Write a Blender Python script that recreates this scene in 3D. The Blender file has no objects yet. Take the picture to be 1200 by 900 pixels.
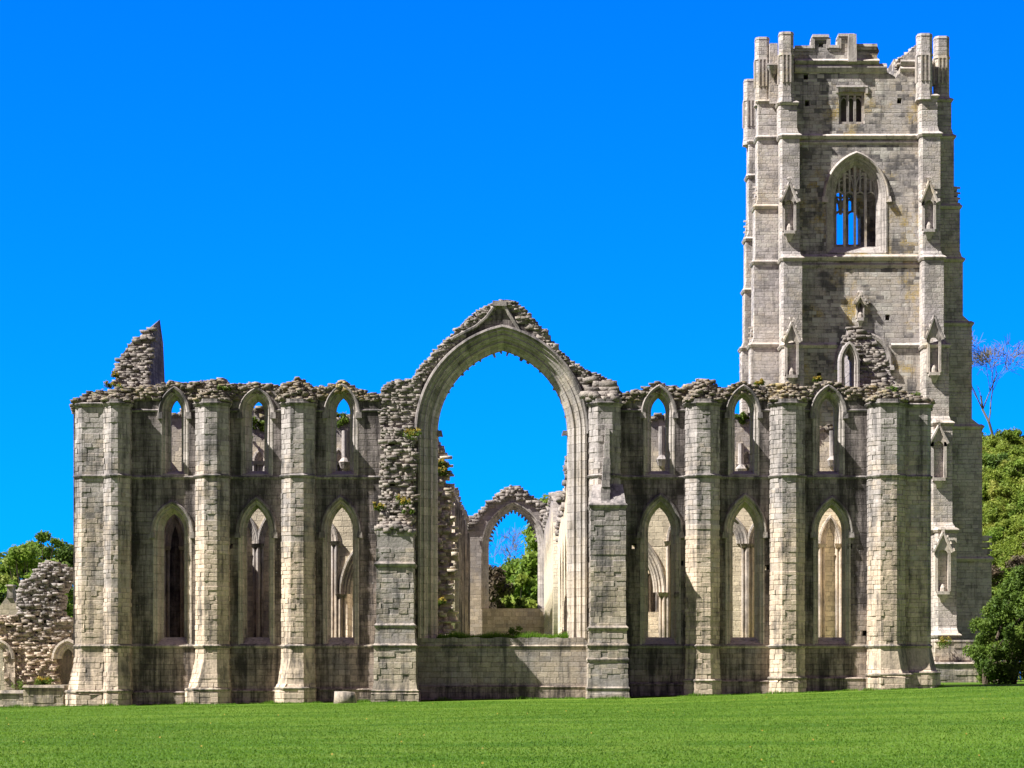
import bpy, math, random
import numpy as np

# ------------------------------------------------------------------ camera, sky, sun, exposure
S = bpy.context.scene
COL = S.collection
R = math.radians
CAM_Y, EYE, FPX, HOR = -115.0, 1.04, 2760.0, 795.0      # focal length in pixels of a 1200 px wide picture

cam = bpy.data.cameras.new('camera')
cam.sensor_width = 36.0
cam.lens = FPX / 1200 * 36
cam.shift_y = (HOR - 450) / 1200
cam.clip_start = 1.0
cam.clip_end = 3000
camo = bpy.data.objects.new('camera', cam)
camo.location = (0, CAM_Y, EYE)
camo.rotation_euler = (R(90), 0, 0)
COL.objects.link(camo)
S.camera = camo

SUN_DIR = np.array([2.8, 1.0, -3.4])                       # the way the light travels
_h = math.hypot(SUN_DIR[0], SUN_DIR[1])
ELEV = math.atan2(-SUN_DIR[2], _h)
AZ = math.atan2(-SUN_DIR[0], -SUN_DIR[1])                  # clockwise from +Y

world = bpy.data.worlds.new('World')
S.world = world
world.use_nodes = True
wn = world.node_tree
bg = wn.nodes['Background']
bg.inputs['Strength'].default_value = 0.05
sky = wn.nodes.new('ShaderNodeTexSky')
sky.sky_type = 'NISHITA'
sky.sun_disc = False
sky.sun_elevation = ELEV
sky.sun_rotation = AZ % (2 * math.pi)
sky.air_density = 1.0
sky.dust_density = 0.3
sky.ozone_density = 2.0
tint = wn.nodes.new('ShaderNodeMix'); tint.data_type = 'RGBA'; tint.blend_type = 'MULTIPLY'
tint.inputs[0].default_value = 1.0
tint.inputs[7].default_value = (0.003, 0.74, 2.85, 1)      # a deep, polarised blue low down
gen = wn.nodes.new('ShaderNodeTexCoord')
sep = wn.nodes.new('ShaderNodeSeparateXYZ')
mr = wn.nodes.new('ShaderNodeMapRange'); mr.interpolation_type = 'SMOOTHSTEP'
mr.inputs['From Min'].default_value = 0.33
mr.inputs['From Max'].default_value = 0.62
mixs = wn.nodes.new('ShaderNodeMix'); mixs.data_type = 'RGBA'
wl = wn.links.new
wl(sky.outputs[0], tint.inputs[6])
wl(gen.outputs['Generated'], sep.inputs[0])
wl(sep.outputs[2], mr.inputs['Value'])
mr2 = wn.nodes.new('ShaderNodeMapRange'); mr2.interpolation_type = 'SMOOTHSTEP'    # and only away from the sun's side
mr2.inputs['From Min'].default_value = 0.55
mr2.inputs['From Max'].default_value = 0.10
mx2 = wn.nodes.new('ShaderNodeMath'); mx2.operation = 'MAXIMUM'
hs = wn.nodes.new('ShaderNodeHueSaturation')
hs.inputs['Saturation'].default_value = 0.85
hs.inputs['Value'].default_value = 0.5
wl(sep.outputs[1], mr2.inputs['Value'])
wl(mr.outputs[0], mx2.inputs[0])
wl(mr2.outputs[0], mx2.inputs[1])
wl(mx2.outputs[0], mixs.inputs[0])
wl(tint.outputs[2], mixs.inputs[6])
wl(sky.outputs[0], hs.inputs['Color'])
wb = wn.nodes.new('ShaderNodeMix'); wb.data_type = 'RGBA'; wb.blend_type = 'MULTIPLY'; wb.inputs[0].default_value = 1.0
wb.inputs[7].default_value = (1.30, 0.76, 1.18, 1)
wl(hs.outputs[0], wb.inputs[6])
wl(wb.outputs[2], mixs.inputs[7])
wl(mixs.outputs[2], bg.inputs['Color'])

sun = bpy.data.lights.new('sun', 'SUN')
sun.energy = 5.0
sun.angle = R(0.5)
sun.color = (1.0, 0.962, 0.905)
suno = bpy.data.objects.new('sun', sun)
suno.rotation_euler = (R(90) - ELEV, 0, -AZ + math.pi)
COL.objects.link(suno)
from mathutils import Vector
suno.rotation_euler = Vector(SUN_DIR).to_track_quat('-Z', 'Y').to_euler()

vs = S.view_settings
vs.view_transform = 'Standard'
vs.look = 'None'
vs.exposure = 1.1
vs.gamma = 1.0
vs.use_curve_mapping = False

rnd = random.Random(7)
rng = np.random.default_rng(7)


def F(px, py, Y):
    """the world X and Z of a place seen at pixel px, py of the 1200x900 picture when it stands at depth Y"""
    k = (Y - CAM_Y) / FPX
    return (px - 600) * k, EYE + (HOR - py) * k


def FX(px, Y): return F(px, 0, Y)[0]
def FZ(py, Y): return F(0, py, Y)[1]


# ------------------------------------------------------------------ node helpers and materials
class NT:
    def __init__(s, name):
        s.mat = bpy.data.materials.new(name)
        s.mat.use_nodes = True
        s.nt = s.mat.node_tree
        s.b = s.nt.nodes['Principled BSDF']
        s.b.inputs['Roughness'].default_value = 0.92
        s.b.inputs['Specular IOR Level'].default_value = 0.25

    def link(s, a, b): s.nt.links.new(a, b)

    def new(s, t): return s.nt.nodes.new(t)

    def put(s, sock, v):
        if isinstance(v, (int, float)): sock.default_value = v
        elif isinstance(v, (tuple, list)):
            sock.default_value = tuple(v) + ((1,) if len(v) == 3 and len(sock.default_value) == 4 else ())
        else: s.link(v, sock)

    def m(s, op, a, b=0.0, c=0.0):
        n = s.new('ShaderNodeMath'); n.operation = op
        s.put(n.inputs[0], a); s.put(n.inputs[1], b); s.put(n.inputs[2], c)
        return n.outputs[0]

    def vm(s, op, a, b=(0, 0, 0)):
        n = s.new('ShaderNodeVectorMath'); n.operation = op
        s.put(n.inputs[0], a); s.put(n.inputs[1], b)
        return n.outputs['Value'] if op in ('DOT_PRODUCT', 'LENGTH') else n.outputs[0]

    def comb(s, x, y, z=0.0):
        n = s.new('ShaderNodeCombineXYZ')
        for i, v in enumerate((x, y, z)): s.put(n.inputs[i], v)
        return n.outputs[0]

    def sepv(s, v):
        n = s.new('ShaderNodeSeparateXYZ'); s.link(v, n.inputs[0]); return n.outputs

    def noise(s, vec, scale, detail=4.0, rough=0.6, dim='3D'):
        n = s.new('ShaderNodeTexNoise'); n.noise_dimensions = dim
        if dim == '1D': s.put(n.inputs['W'], vec)
        else: s.put(n.inputs['Vector'], vec)
        n.inputs['Scale'].default_value = scale; n.inputs['Detail'].default_value = detail
        n.inputs['Roughness'].default_value = rough
        return n.outputs['Fac']

    def white(s, vec, dim='2D'):
        n = s.new('ShaderNodeTexWhiteNoise'); n.noise_dimensions = dim
        if dim == '1D': s.put(n.inputs['W'], vec)
        else: s.put(n.inputs['Vector'], vec)
        return n.outputs['Value']

    def ramp(s, v, lo, hi, a=0.0, b=1.0, smooth=True):
        n = s.new('ShaderNodeMapRange'); n.interpolation_type = 'SMOOTHSTEP' if smooth else 'LINEAR'
        s.put(n.inputs['Value'], v)
        n.inputs['From Min'].default_value = lo; n.inputs['From Max'].default_value = hi
        n.inputs['To Min'].default_value = a; n.inputs['To Max'].default_value = b
        return n.outputs[0]

    def mix(s, f, a, b, blend='MIX'):
        n = s.new('ShaderNodeMix'); n.data_type = 'RGBA'; n.blend_type = blend
        s.put(n.inputs[0], f); s.put(n.inputs[6], a); s.put(n.inputs[7], b)
        return n.outputs[2]

    def scale(s, col, f):
        n = s.new('ShaderNodeVectorMath'); n.operation = 'SCALE'
        s.put(n.inputs[0], col); s.put(n.inputs['Scale'], f)
        return n.outputs[0]

    def attr(s, name):
        n = s.new('ShaderNodeAttribute'); n.attribute_name = name
        return n.outputs['Fac']

    def geo(s): return s.new('ShaderNodeNewGeometry').outputs

    def bump(s, h, dist, strength=1.0):
        n = s.new('ShaderNodeBump'); n.inputs['Strength'].default_value = strength
        n.inputs['Distance'].default_value = dist
        s.link(h, n.inputs['Height']); s.link(n.outputs[0], s.b.inputs['Normal'])


def stone(name, mode='wall', w=0.6, h=0.32, joint=0.022, grey=(0.31, 0.278, 0.26), cream=(0.48, 0.40, 0.305), z_mid=8.0,
          z_soft=9.0, stain=0.5, tone=0.5, rough=0.6, dist=0.035, moss=0.0, ochre=0.0, patch=0.0, black=(0.045, 0.045, 0.048), spots=0.5):
    t = NT(name)
    g = t.geo()
    P = g['Position']
    px, py, pz = t.sepv(P)
    N = g['True Normal']
    nx, ny, nz = t.sepv(N)
    if mode == 'wall':
        u = t.m('ADD', t.m('MULTIPLY', t.m('MULTIPLY', ny, -1.0), px), t.m('MULTIPLY', nx, py))
        v = pz
    elif mode == 'uv':
        uvn = t.new('ShaderNodeUVMap'); uvn.uv_map = 'UVMap'
        u_, v_, _ = t.sepv(uvn.outputs[0])
        u, v = v_, u_                                   # courses follow the moulding's own length
    fine = t.noise(P, 9.0, 5.0, 0.65)
    mid = t.noise(P, 2.3, 4.0, 0.6)
    big = t.noise(P, 0.28, 4.0, 0.55)
    if mode in ('wall', 'uv'):
        wob = t.noise(P, 3.5, 2.0, 0.5)
        v2 = t.m('ADD', v, t.m('MULTIPLY', t.noise(v, 1.7, 1.0, 0.5, '1D'), 0.28 if mode == 'wall' else 0.0))
        v2 = t.m('ADD', v2, t.m('MULTIPLY', wob, 0.035))
        rowf = t.m('DIVIDE', v2, h)
        row = t.m('FLOOR', rowf)
        r1 = t.white(row, '1D')
        wd = t.m('MULTIPLY', t.m('ADD', t.m('MULTIPLY', r1, 0.75), 0.65), w)
        uf = t.m('ADD', t.m('DIVIDE', t.m('ADD', u, t.m('MULTIPLY', wob, 0.04)), wd), t.m('MULTIPLY', r1, 37.7))
        colm = t.m('FLOOR', uf)
        cell = t.white(t.comb(colm, row), '2D')
        cell2 = t.white(t.comb(colm, t.m('ADD', row, 51.3)), '2D')
        fu = t.m('FRACT', uf); fv = t.m('FRACT', rowf)
        du = t.m('MULTIPLY', t.m('MINIMUM', fu, t.m('SUBTRACT', 1.0, fu)), wd)
        dv = t.m('MULTIPLY', t.m('MINIMUM', fv, t.m('SUBTRACT', 1.0, fv)), h)
        d = t.m('MINIMUM', du, dv)
        d = t.m('ADD', d, t.m('MULTIPLY', t.m('SUBTRACT', fine, 0.5), 0.03))
        jm = t.ramp(d, 0.002, joint)                       # 0 in the joint, 1 on the block
        eroded = t.ramp(cell2, 0.86, 0.97)
        height = t.m('ADD', t.m('MULTIPLY', jm, 0.55), t.m('MULTIPLY', cell, 0.55))
        height = t.m('SUBTRACT', height, t.m('MULTIPLY', eroded, t.m('MULTIPLY', mid, 1.5)))
        height = t.m('ADD', height, t.m('MULTIPLY', fine, rough))
        tonev = t.m('ADD', t.m('MULTIPLY', t.m('SUBTRACT', cell, 0.5), tone), 1.0)
        tonev = t.m('MULTIPLY', tonev, t.m('ADD', t.m('MULTIPLY', jm, 0.24), 0.76))
        warm = t.m('MULTIPLY', t.m('SUBTRACT', cell2, 0.5), 0.5)
    else:
        height = t.m('ADD', t.m('MULTIPLY', fine, rough), t.m('MULTIPLY', mid, 0.6))
        a = t.attr('tone')
        tonev = t.m('ADD', t.m('MULTIPLY', a, tone), 1.0)
        warm = t.m('MULTIPLY', t.m('SINE', t.m('MULTIPLY', a, 57.0)), 0.22)
    tonev = t.m('MULTIPLY', tonev, t.m('ADD', t.m('MULTIPLY', fine, 1.0), 0.5))
    tonev = t.m('MULTIPLY', tonev, t.m('ADD', t.m('MULTIPLY', mid, 0.7), 0.65))
    # weathered grey above, cream stone where the surface has been cleaned or robbed lower down
    zz = t.m('ADD', t.m('DIVIDE', t.m('SUBTRACT', pz, z_mid), z_soft), t.m('MULTIPLY', t.m('SUBTRACT', big, 0.5), 3.2))
    zz = t.m('ADD', zz, t.m('MULTIPLY', t.m('SUBTRACT', mid, 0.5), 1.2))
    zz = t.m('SUBTRACT', zz, warm)
    gm = t.ramp(zz, -0.75, 0.75)
    col = t.mix(gm, cream, grey)
    if ochre > 0:
        om = t.m('MULTIPLY', t.ramp(t.noise(P, 0.45, 5.0, 0.7), 0.50, 0.66), t.ramp(fine, 0.3, 0.62))
        col = t.mix(t.m('MULTIPLY', om, ochre), col, (0.46, 0.33, 0.08))
    col = t.scale(col, tonev)
    if patch > 0 and mode == 'wall':
        pm = t.ramp(t.m('ADD', t.m('MULTIPLY', t.noise(P, 0.42, 5.0, 0.65), 0.84), t.m('MULTIPLY', cell, 0.16)), 0.47, 0.60)
        col = t.mix(t.m('MULTIPLY', pm, patch), col, (0.115, 0.11, 0.11))
        lm = t.ramp(t.m('ADD', t.m('MULTIPLY', t.noise(P, 0.33, 3.0, 0.6), 0.6), t.m('MULTIPLY', cell2, 0.4)), 0.60, 0.70)
        col = t.mix(t.m('MULTIPLY', lm, patch), col, (0.56, 0.53, 0.48))
    # black crust: run-off streaks and blotches
    if stain > 0:
        sp = t.comb(t.m('MULTIPLY', px, 1.7), t.m('MULTIPLY', py, 1.7), t.m('MULTIPLY', pz, 0.14))
        st = t.noise(sp, 1.5, 6.0, 0.72)
        bl = t.noise(P, 0.75, 6.0, 0.7)
        sv = t.m('ADD', t.m('MULTIPLY', st, 0.6), t.m('MULTIPLY', bl, 0.4))
        sm = t.ramp(sv, 0.62 - 0.26 * stain, 0.80 - 0.26 * stain)
        col = t.mix(t.m('MULTIPLY', sm, min(1.0, 0.55 + stain * 0.4)), col, black)
    if spots > 0:
        ls = t.ramp(t.noise(P, 6.0, 3.0, 0.7), 0.66, 0.74)
        col = t.mix(t.m('MULTIPLY', ls, spots), col, (0.50, 0.50, 0.46))
    if moss > 0:
        up = t.ramp(nz, 0.05, 0.6)
        mm = t.m('MULTIPLY', up, t.ramp(t.m('ADD', mid, t.m('MULTIPLY', fine, 0.4)), 0.55, 0.75))
        mc = t.mix(t.ramp(t.noise(P, 0.9, 3.0, 0.6), 0.42, 0.6), (0.20, 0.14, 0.045), (0.10, 0.105, 0.025))
        col = t.mix(t.m('MULTIPLY', mm, moss), col, mc)
    t.link(col, t.b.inputs['Base Color'])
    t.bump(height, dist)
    return t.mat


M = {}
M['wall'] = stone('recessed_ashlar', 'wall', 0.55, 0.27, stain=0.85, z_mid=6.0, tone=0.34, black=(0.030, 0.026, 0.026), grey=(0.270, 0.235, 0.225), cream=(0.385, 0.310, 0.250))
M['dwarf'] = stone('dwarf_wall_ashlar', 'wall', 0.5, 0.25, stain=0.62, z_mid=1.0, tone=0.36, grey=(0.30, 0.27, 0.25), cream=(0.42, 0.35, 0.275))
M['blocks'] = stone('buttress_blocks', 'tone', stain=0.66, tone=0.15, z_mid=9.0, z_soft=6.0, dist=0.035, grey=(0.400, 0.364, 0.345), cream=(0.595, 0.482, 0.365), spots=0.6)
M['pier'] = stone('pier_blocks', 'tone', stain=0.7, tone=0.16, z_mid=4.0, dist=0.035, grey=(0.370, 0.335, 0.315), cream=(0.52, 0.435, 0.325), spots=0.6)
M['mould'] = stone('dressed_moulding', 'uv', 0.9, 0.42, joint=0.018, stain=0.5, tone=0.3, z_mid=8.0, dist=0.03, rough=0.7, grey=(0.380, 0.345, 0.320), cream=(0.520, 0.442, 0.355))
M['trim'] = stone('string_moulding', 'tone', stain=0.8, tone=0.3, z_mid=5.0)
M['rubble'] = stone('rubble_stone', 'tone', stain=0.5, tone=0.36, z_mid=6.0, dist=0.06, rough=1.0, moss=0.25, grey=(0.270, 0.241, 0.215), cream=(0.380, 0.316, 0.245))
M['crest'] = stone('mossy_crest_stone', 'tone', stain=0.5, tone=0.4, z_mid=5.0, dist=0.06, rough=1.0, moss=1.0, grey=(0.250, 0.216, 0.180), cream=(0.340, 0.277, 0.190), ochre=0.7)
M['core'] = stone('rubble_core', 'tone', stain=0.8, tone=0.4, z_mid=5.0, dist=0.08, rough=1.2, grey=(0.196, 0.167, 0.148), cream=(0.268, 0.210, 0.158))
M['rear'] = stone('cream_rear_ashlar', 'wall', 0.5, 0.27, stain=0.12, z_mid=13.0, z_soft=3.0, cream=(0.68, 0.585, 0.435), tone=0.35)  # clean cream stone, pale in its own colour
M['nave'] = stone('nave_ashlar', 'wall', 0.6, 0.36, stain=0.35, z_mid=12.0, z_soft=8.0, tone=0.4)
M['tower'] = stone('tower_ashlar', 'wall', 0.58, 0.27, joint=0.028, stain=0.5, tone=0.30, z_mid=30.0, z_soft=60.0, grey=(0.420, 0.389, 0.375),
                   cream=(0.550, 0.486, 0.410), dist=0.04, rough=0.9, ochre=1.0, patch=0.9)
M['towerb'] = stone('tower_buttress_ashlar', 'wall', 0.55, 0.27, joint=0.028, stain=0.42, tone=0.24, z_mid=30.0, z_soft=60.0,
                    grey=(0.480, 0.442, 0.430), cream=(0.580, 0.515, 0.450), dist=0.04, rough=0.9, ochre=0.3, patch=0.55)
M['towert'] = stone('tower_dressed', 'tone', stain=0.55, tone=0.25, z_mid=30.0, z_soft=60.0, grey=(0.420, 0.384, 0.365), cream=(0.520, 0.457, 0.390), ochre=0.35, dist=0.03)
M['pale'] = stone('pale_rubble', 'tone', stain=0.15, tone=0.35, z_mid=16.0, z_soft=6.0, dist=0.05, rough=0.9, moss=0.2, cream=(0.58, 0.50, 0.39))
M['ruin'] = stone('ruin_rubble', 'tone', stain=0.5, tone=0.35, z_mid=4.2, z_soft=2.5, dist=0.05, rough=0.9, moss=0.3, cream=(0.494, 0.392, 0.295))


def leaf_mat(name, c1, c2, c3, trans=0.38):
    t = NT(name)
    a = t.attr('tone')
    P = t.geo()['Position']
    big = t.noise(P, 0.5, 3.0, 0.6)
    col = t.mix(t.ramp(a, 0.0, 1.0, smooth=False), c1, c2)
    col = t.mix(t.ramp(big, 0.5, 0.72), col, c3)
    t.link(col, t.b.inputs['Base Color'])
    t.b.inputs['Roughness'].default_value = 0.6
    tr = t.new('ShaderNodeBsdfTranslucent')
    t.link(t.scale(col, 1.2), tr.inputs[0])
    mx = t.new('ShaderNodeMixShader'); mx.inputs[0].default_value = trans
    out = t.nt.nodes['Material Output']
    t.link(t.b.outputs[0], mx.inputs[1]); t.link(tr.outputs[0], mx.inputs[2]); t.link(mx.outputs[0], out.inputs[0])
    return t.mat


M['yew'] = leaf_mat('yew_needles', (0.045, 0.095, 0.013), (0.165, 0.25, 0.036), (0.22, 0.29, 0.05))
M['tree'] = leaf_mat('tree_leaves', (0.09, 0.17, 0.02), (0.25, 0.36, 0.05), (0.31, 0.36, 0.08))
M['treedark'] = leaf_mat('dark_leaves', (0.06, 0.12, 0.02), (0.15, 0.23, 0.045), (0.20, 0.25, 0.06))
M['shrub'] = leaf_mat('shrub_leaves', (0.11, 0.18, 0.018), (0.27, 0.335, 0.05), (0.36, 0.37, 0.08))
M['brownleaf'] = leaf_mat('budding_twigs', (0.07, 0.055, 0.035), (0.13, 0.10, 0.06), (0.16, 0.11, 0.07), 0.1)
M['weed'] = leaf_mat('wall_weed', (0.06, 0.12, 0.01), (0.15, 0.21, 0.03), (0.12, 0.18, 0.03))
M['flower'] = leaf_mat('yellow_flowers', (0.30, 0.22, 0.03), (0.44, 0.34, 0.06), (0.36, 0.29, 0.08))
M['strawgrass'] = leaf_mat('dry_grass', (0.14, 0.12, 0.03), (0.28, 0.22, 0.07), (0.10, 0.14, 0.03))


def simple(name, col, rough=0.85, bump=0.0, scale=8.0, var=0.5):
    t = NT(name)
    P = t.geo()['Position']
    n = t.noise(P, scale, 5.0, 0.65)
    t.link(t.scale(t.mix(0.0, col, col), t.m('ADD', t.m('MULTIPLY', n, var * 2), 1 - var)), t.b.inputs['Base Color'])
    t.b.inputs['Roughness'].default_value = rough
    if bump: t.bump(n, bump)
    return t.mat


M['bark'] = simple('bark', (0.10, 0.075, 0.055), bump=0.05)
M['twig'] = simple('grey_brown_twigs', (0.14, 0.13, 0.09))
M['skin'] = simple('skin', (0.55, 0.33, 0.24), 0.6, var=0.1)
M['denim'] = simple('blue_denim', (0.02, 0.12, 0.55), var=0.2)
M['cotton'] = simple('pale_blue_cotton', (0.45, 0.55, 0.72), var=0.15)
M['hair'] = simple('brown_hair', (0.05, 0.03, 0.02), var=0.3)


def lawn_mat():
    t = NT('mown_grass')
    P = t.geo()['Position']
    px, py, pz = t.sepv(P)
    fine = t.noise(P, 7.0, 6.0, 0.75)
    patch = t.noise(P, 0.22, 5.0, 0.6)
    q = t.comb(t.m('MULTIPLY', px, 0.05), t.m('MULTIPLY', py, 0.35), 0.0)
    band = t.noise(q, 1.0, 3.0, 0.5)
    f = t.m('ADD', t.m('MULTIPLY', patch, 0.5), t.m('MULTIPLY', band, 0.5))
    col = t.mix(t.ramp(f, 0.42, 0.58), (0.056, 0.122, 0.009), (0.104, 0.176, 0.019))
    col = t.scale(col, t.m('ADD', t.m('MULTIPLY', fine, 0.6), 0.74))
    straw = t.ramp(t.noise(P, 2.2, 5.0, 0.75), 0.60, 0.75)
    col = t.mix(t.m('MULTIPLY', straw, 0.35), col, (0.17, 0.20, 0.04))
    col = t.mix(t.m('MULTIPLY', t.ramp(pz, 2.5, 6.0), t.ramp(t.noise(P, 0.15, 4.0, 0.6), 0.3, 0.6)), col, (0.20, 0.235, 0.04))
    rock = t.m('MULTIPLY', t.ramp(pz, 6.0, 10.0), t.ramp(t.noise(P, 0.35, 4.0, 0.6), 0.56, 0.66))
    col = t.mix(rock, col, (0.32, 0.24, 0.14))
    t.link(col, t.b.inputs['Base Color'])
    t.b.inputs['Roughness'].default_value = 1.0
    t.b.inputs['Specular IOR Level'].default_value = 0.1
    t.bump(fine, 0.06)
    return t.mat


M['lawn'] = lawn_mat()
M['blade'] = leaf_mat('grass_blades', (0.074, 0.170, 0.010), (0.148, 0.276, 0.022), (0.185, 0.282, 0.038), 0.4)


# ------------------------------------------------------------------ object helpers
def tag(o, label=None, cat=None, group=None, kind=None):
    if label: o['label'] = label
    if cat: o['category'] = cat; o['kind'] = kind or 'thing'
    if group: o['group'] = group
    if kind: o['kind'] = kind
    return o


def empty(name, loc, label, cat, group=None):
    o = bpy.data.objects.new(name, None)
    COL.objects.link(o)
    o.location = loc
    o.empty_display_size = 0.5
    return tag(o, label, cat, group)


def link(name, me, mat, parent=None):
    o = bpy.data.objects.new(name, me)
    COL.objects.link(o)
    if mat and not me.materials: me.materials.append(mat)
    if parent is not None:
        o.parent = parent
        p = parent; loc = Vector((0, 0, 0))
        while p is not None:
            loc += p.location; p = p.parent
        o.location = -loc                                   # part meshes are written in world coordinates
    return o


class MB:
    """collects faces of one mesh, with a random tone per face and UVs in metres"""
    def __init__(s): s.v = []; s.f = []; s.t = []; s.uv = []; s.has_uv = False

    def add(s, vs, fs, tone=None, uvs=None):
        b = len(s.v); s.v += [tuple(p) for p in vs]
        for i, f in enumerate(fs):
            s.f.append(tuple(b + k for k in f))
            s.t.append(rnd.uniform(-1, 1) if tone is None else (tone[i] if isinstance(tone, (list, tuple)) else tone))
            if uvs is not None:
                s.has_uv = True; s.uv.append([uvs[k] for k in f])
            else: s.uv.append([(0, 0)] * len(f))

    def box(s, x0, x1, y0, y1, z0, z1, tone=None, taper=0.0, j=0.0):
        tn = rnd.uniform(-1, 1) if tone is None else tone
        q = lambda: rnd.uniform(-j, j) if j else 0.0
        vs = [(x + q(), y + q(), z + q()) for z, k in ((z0, 0), (z1, taper)) for x, y in ((x0 + k, y0 + k), (x1 - k, y0 + k), (x1 - k, y1 - k), (x0 + k, y1 - k))]
        s.add(vs, [(3, 2, 1, 0), (4, 5, 6, 7), (0, 1, 5, 4), (1, 2, 6, 5), (2, 3, 7, 6), (3, 0, 4, 7)], tn)

    def prism(s, poly, z0, z1, scale_top=None, tone=0.0):
        n = len(poly)
        top = poly if scale_top is None else scale_top
        vs = [(x, y, z0) for x, y in poly] + [(x, y, z1) for x, y in top]
        s.add(vs, [(i, (i + 1) % n, n + (i + 1) % n, n + i) for i in range(n)] + [tuple(range(n - 1, -1, -1)), tuple(range(n, 2 * n))], tone)

    def tube(s, pts, rad, n=6, tone=None, closed=False):
        pts = [Vector(p) for p in pts]
        if not hasattr(rad, '__len__'): rad = [rad] * len(pts)
        rings = []
        for i, p in enumerate(pts):
            a = pts[max(i - 1, 0)]; b = pts[min(i + 1, len(pts) - 1)]
            d = (b - a).normalized() if (b - a).length > 1e-6 else Vector((0, 0, 1))
            up = Vector((0, 1, 0)) if abs(d.y) < 0.9 else Vector((1, 0, 0))
            x = d.cross(up).normalized(); y = d.cross(x).normalized()
            rings.append([p + (x * math.cos(2 * math.pi * k / n) + y * math.sin(2 * math.pi * k / n)) * rad[i] for k in range(n)])
        vs = [q for r in rings for q in r]
        fs = [(i * n + k, i * n + (k + 1) % n, (i + 1) * n + (k + 1) % n, (i + 1) * n + k) for i in range(len(pts) - 1) for k in range(n)]
        fs += [tuple(range(n - 1, -1, -1)), tuple((len(pts) - 1) * n + k for k in range(n))]
        s.add(vs, fs, rnd.uniform(-1, 1) if tone is None else tone)

    def build(s, name, mat, parent=None, smooth=False):
        me = bpy.data.meshes.new(name)
        me.from_pydata(s.v, [], s.f)
        at = me.attributes.new('tone', 'FLOAT', 'FACE')
        at.data.foreach_set('value', np.array(s.t, dtype=np.float32))
        if s.has_uv:
            uvl = me.uv_layers.new(name='UVMap')
            uvl.data.foreach_set('uv', np.array([c for f in s.uv for c in f], dtype=np.float32).ravel())
        if smooth: me.polygons.foreach_set('use_smooth', np.ones(len(me.polygons), dtype=bool))
        me.update()
        return link(name, me, mat, parent)


def quads_mesh(name, V, tone, mat, parent=None, n=4, normals_out=None):
    """V: (count, n, 3) separate little faces"""
    k = V.shape[0]
    me = bpy.data.meshes.new(name)
    me.vertices.add(k * n); me.vertices.foreach_set('co', V.reshape(-1).astype(np.float32))
    me.loops.add(k * n); me.loops.foreach_set('vertex_index', np.arange(k * n, dtype=np.int32))
    me.polygons.add(k); me.polygons.foreach_set('loop_start', np.arange(0, k * n, n, dtype=np.int32))
    me.update(calc_edges=True)
    at = me.attributes.new('tone', 'FLOAT', 'FACE'); at.data.foreach_set('value', tone.astype(np.float32))
    return link(name, me, mat, parent)


def leaves(centres, radii, n, size, seed=0, shell=0.55, squash=0.8):
    """n little leaf faces spread through clumps; returns (V, tone)"""
    g = np.random.default_rng(seed)
    centres = np.asarray(centres, float); radii = np.asarray(radii, float)
    p = radii ** 2; p = p / p.sum()
    idx = g.choice(len(centres), n, p=p)
    d = g.normal(size=(n, 3)); d /= np.linalg.norm(d, axis=1, keepdims=True)
    r = (shell + (1 - shell) * g.random(n)) ** 0.8
    pos = centres[idx] + d * (r * radii[idx])[:, None] * np.array([1, 1, squash])
    pos += g.normal(size=(n, 3)) * (radii[idx] * 0.12)[:, None]
    nrm = d + g.normal(size=(n, 3)) * 0.9 + np.array([0, 0, 0.35])
    nrm /= np.linalg.norm(nrm, axis=1, keepdims=True)
    a = np.cross(nrm, g.normal(size=(n, 3))); a /= np.linalg.norm(a, axis=1, keepdims=True)
    b = np.cross(nrm, a)
    s = size * (0.55 + 0.9 * g.random(n))
    a *= s[:, None]; b *= (s * 0.62)[:, None]
    V = np.stack([pos - a, pos - b * 0.8 + a * 0.1, pos + a, pos + b * 0.8 + a * 0.1], axis=1)
    ct = g.random(len(centres))
    tone = np.clip(0.55 * ct[idx] + 0.45 * g.random(n), 0, 1)
    return V, tone


def curve_plate(outer, holes, y0, y1):
    """a wall slab with openings: outline and holes in XZ, from depth y0 (front) to y1 (back)"""
    cu = bpy.data.curves.new('outline', 'CURVE')
    cu.dimensions = '2D'; cu.fill_mode = 'BOTH'; cu.extrude = (y1 - y0) / 2
    for loop in [outer] + list(holes):
        sp = cu.splines.new('POLY'); sp.points.add(len(loop) - 1)
        for p, (x, z) in zip(sp.points, loop): p.co = (x, z, 0, 1)
        sp.use_cyclic_u = True
    ob = bpy.data.objects.new('outline', cu); COL.objects.link(ob)
    dg = bpy.context.evaluated_depsgraph_get()
    me = bpy.data.meshes.new_from_object(ob.evaluated_get(dg))
    bpy.data.objects.remove(ob); bpy.data.curves.remove(cu)
    me.materials.clear()
    n = len(me.vertices); co = np.empty(n * 3, np.float32); me.vertices.foreach_get('co', co); co = co.reshape(-1, 3)
    new = np.stack([co[:, 0], (y0 + y1) / 2 - co[:, 2], co[:, 1]], axis=1)
    me.vertices.foreach_set('co', new.ravel())
    me.update()
    return me


def turn_plate(me, x0):
    """lay an XZ plate along Y instead: its x becomes y, its depth becomes x - x0"""
    n = len(me.vertices); co = np.empty(n * 3, np.float32); me.vertices.foreach_get('co', co); co = co.reshape(-1, 3)
    new = np.stack([x0 - co[:, 1], co[:, 0], co[:, 2]], axis=1)
    me.vertices.foreach_set('co', new.ravel()); me.update()
    return me


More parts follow.
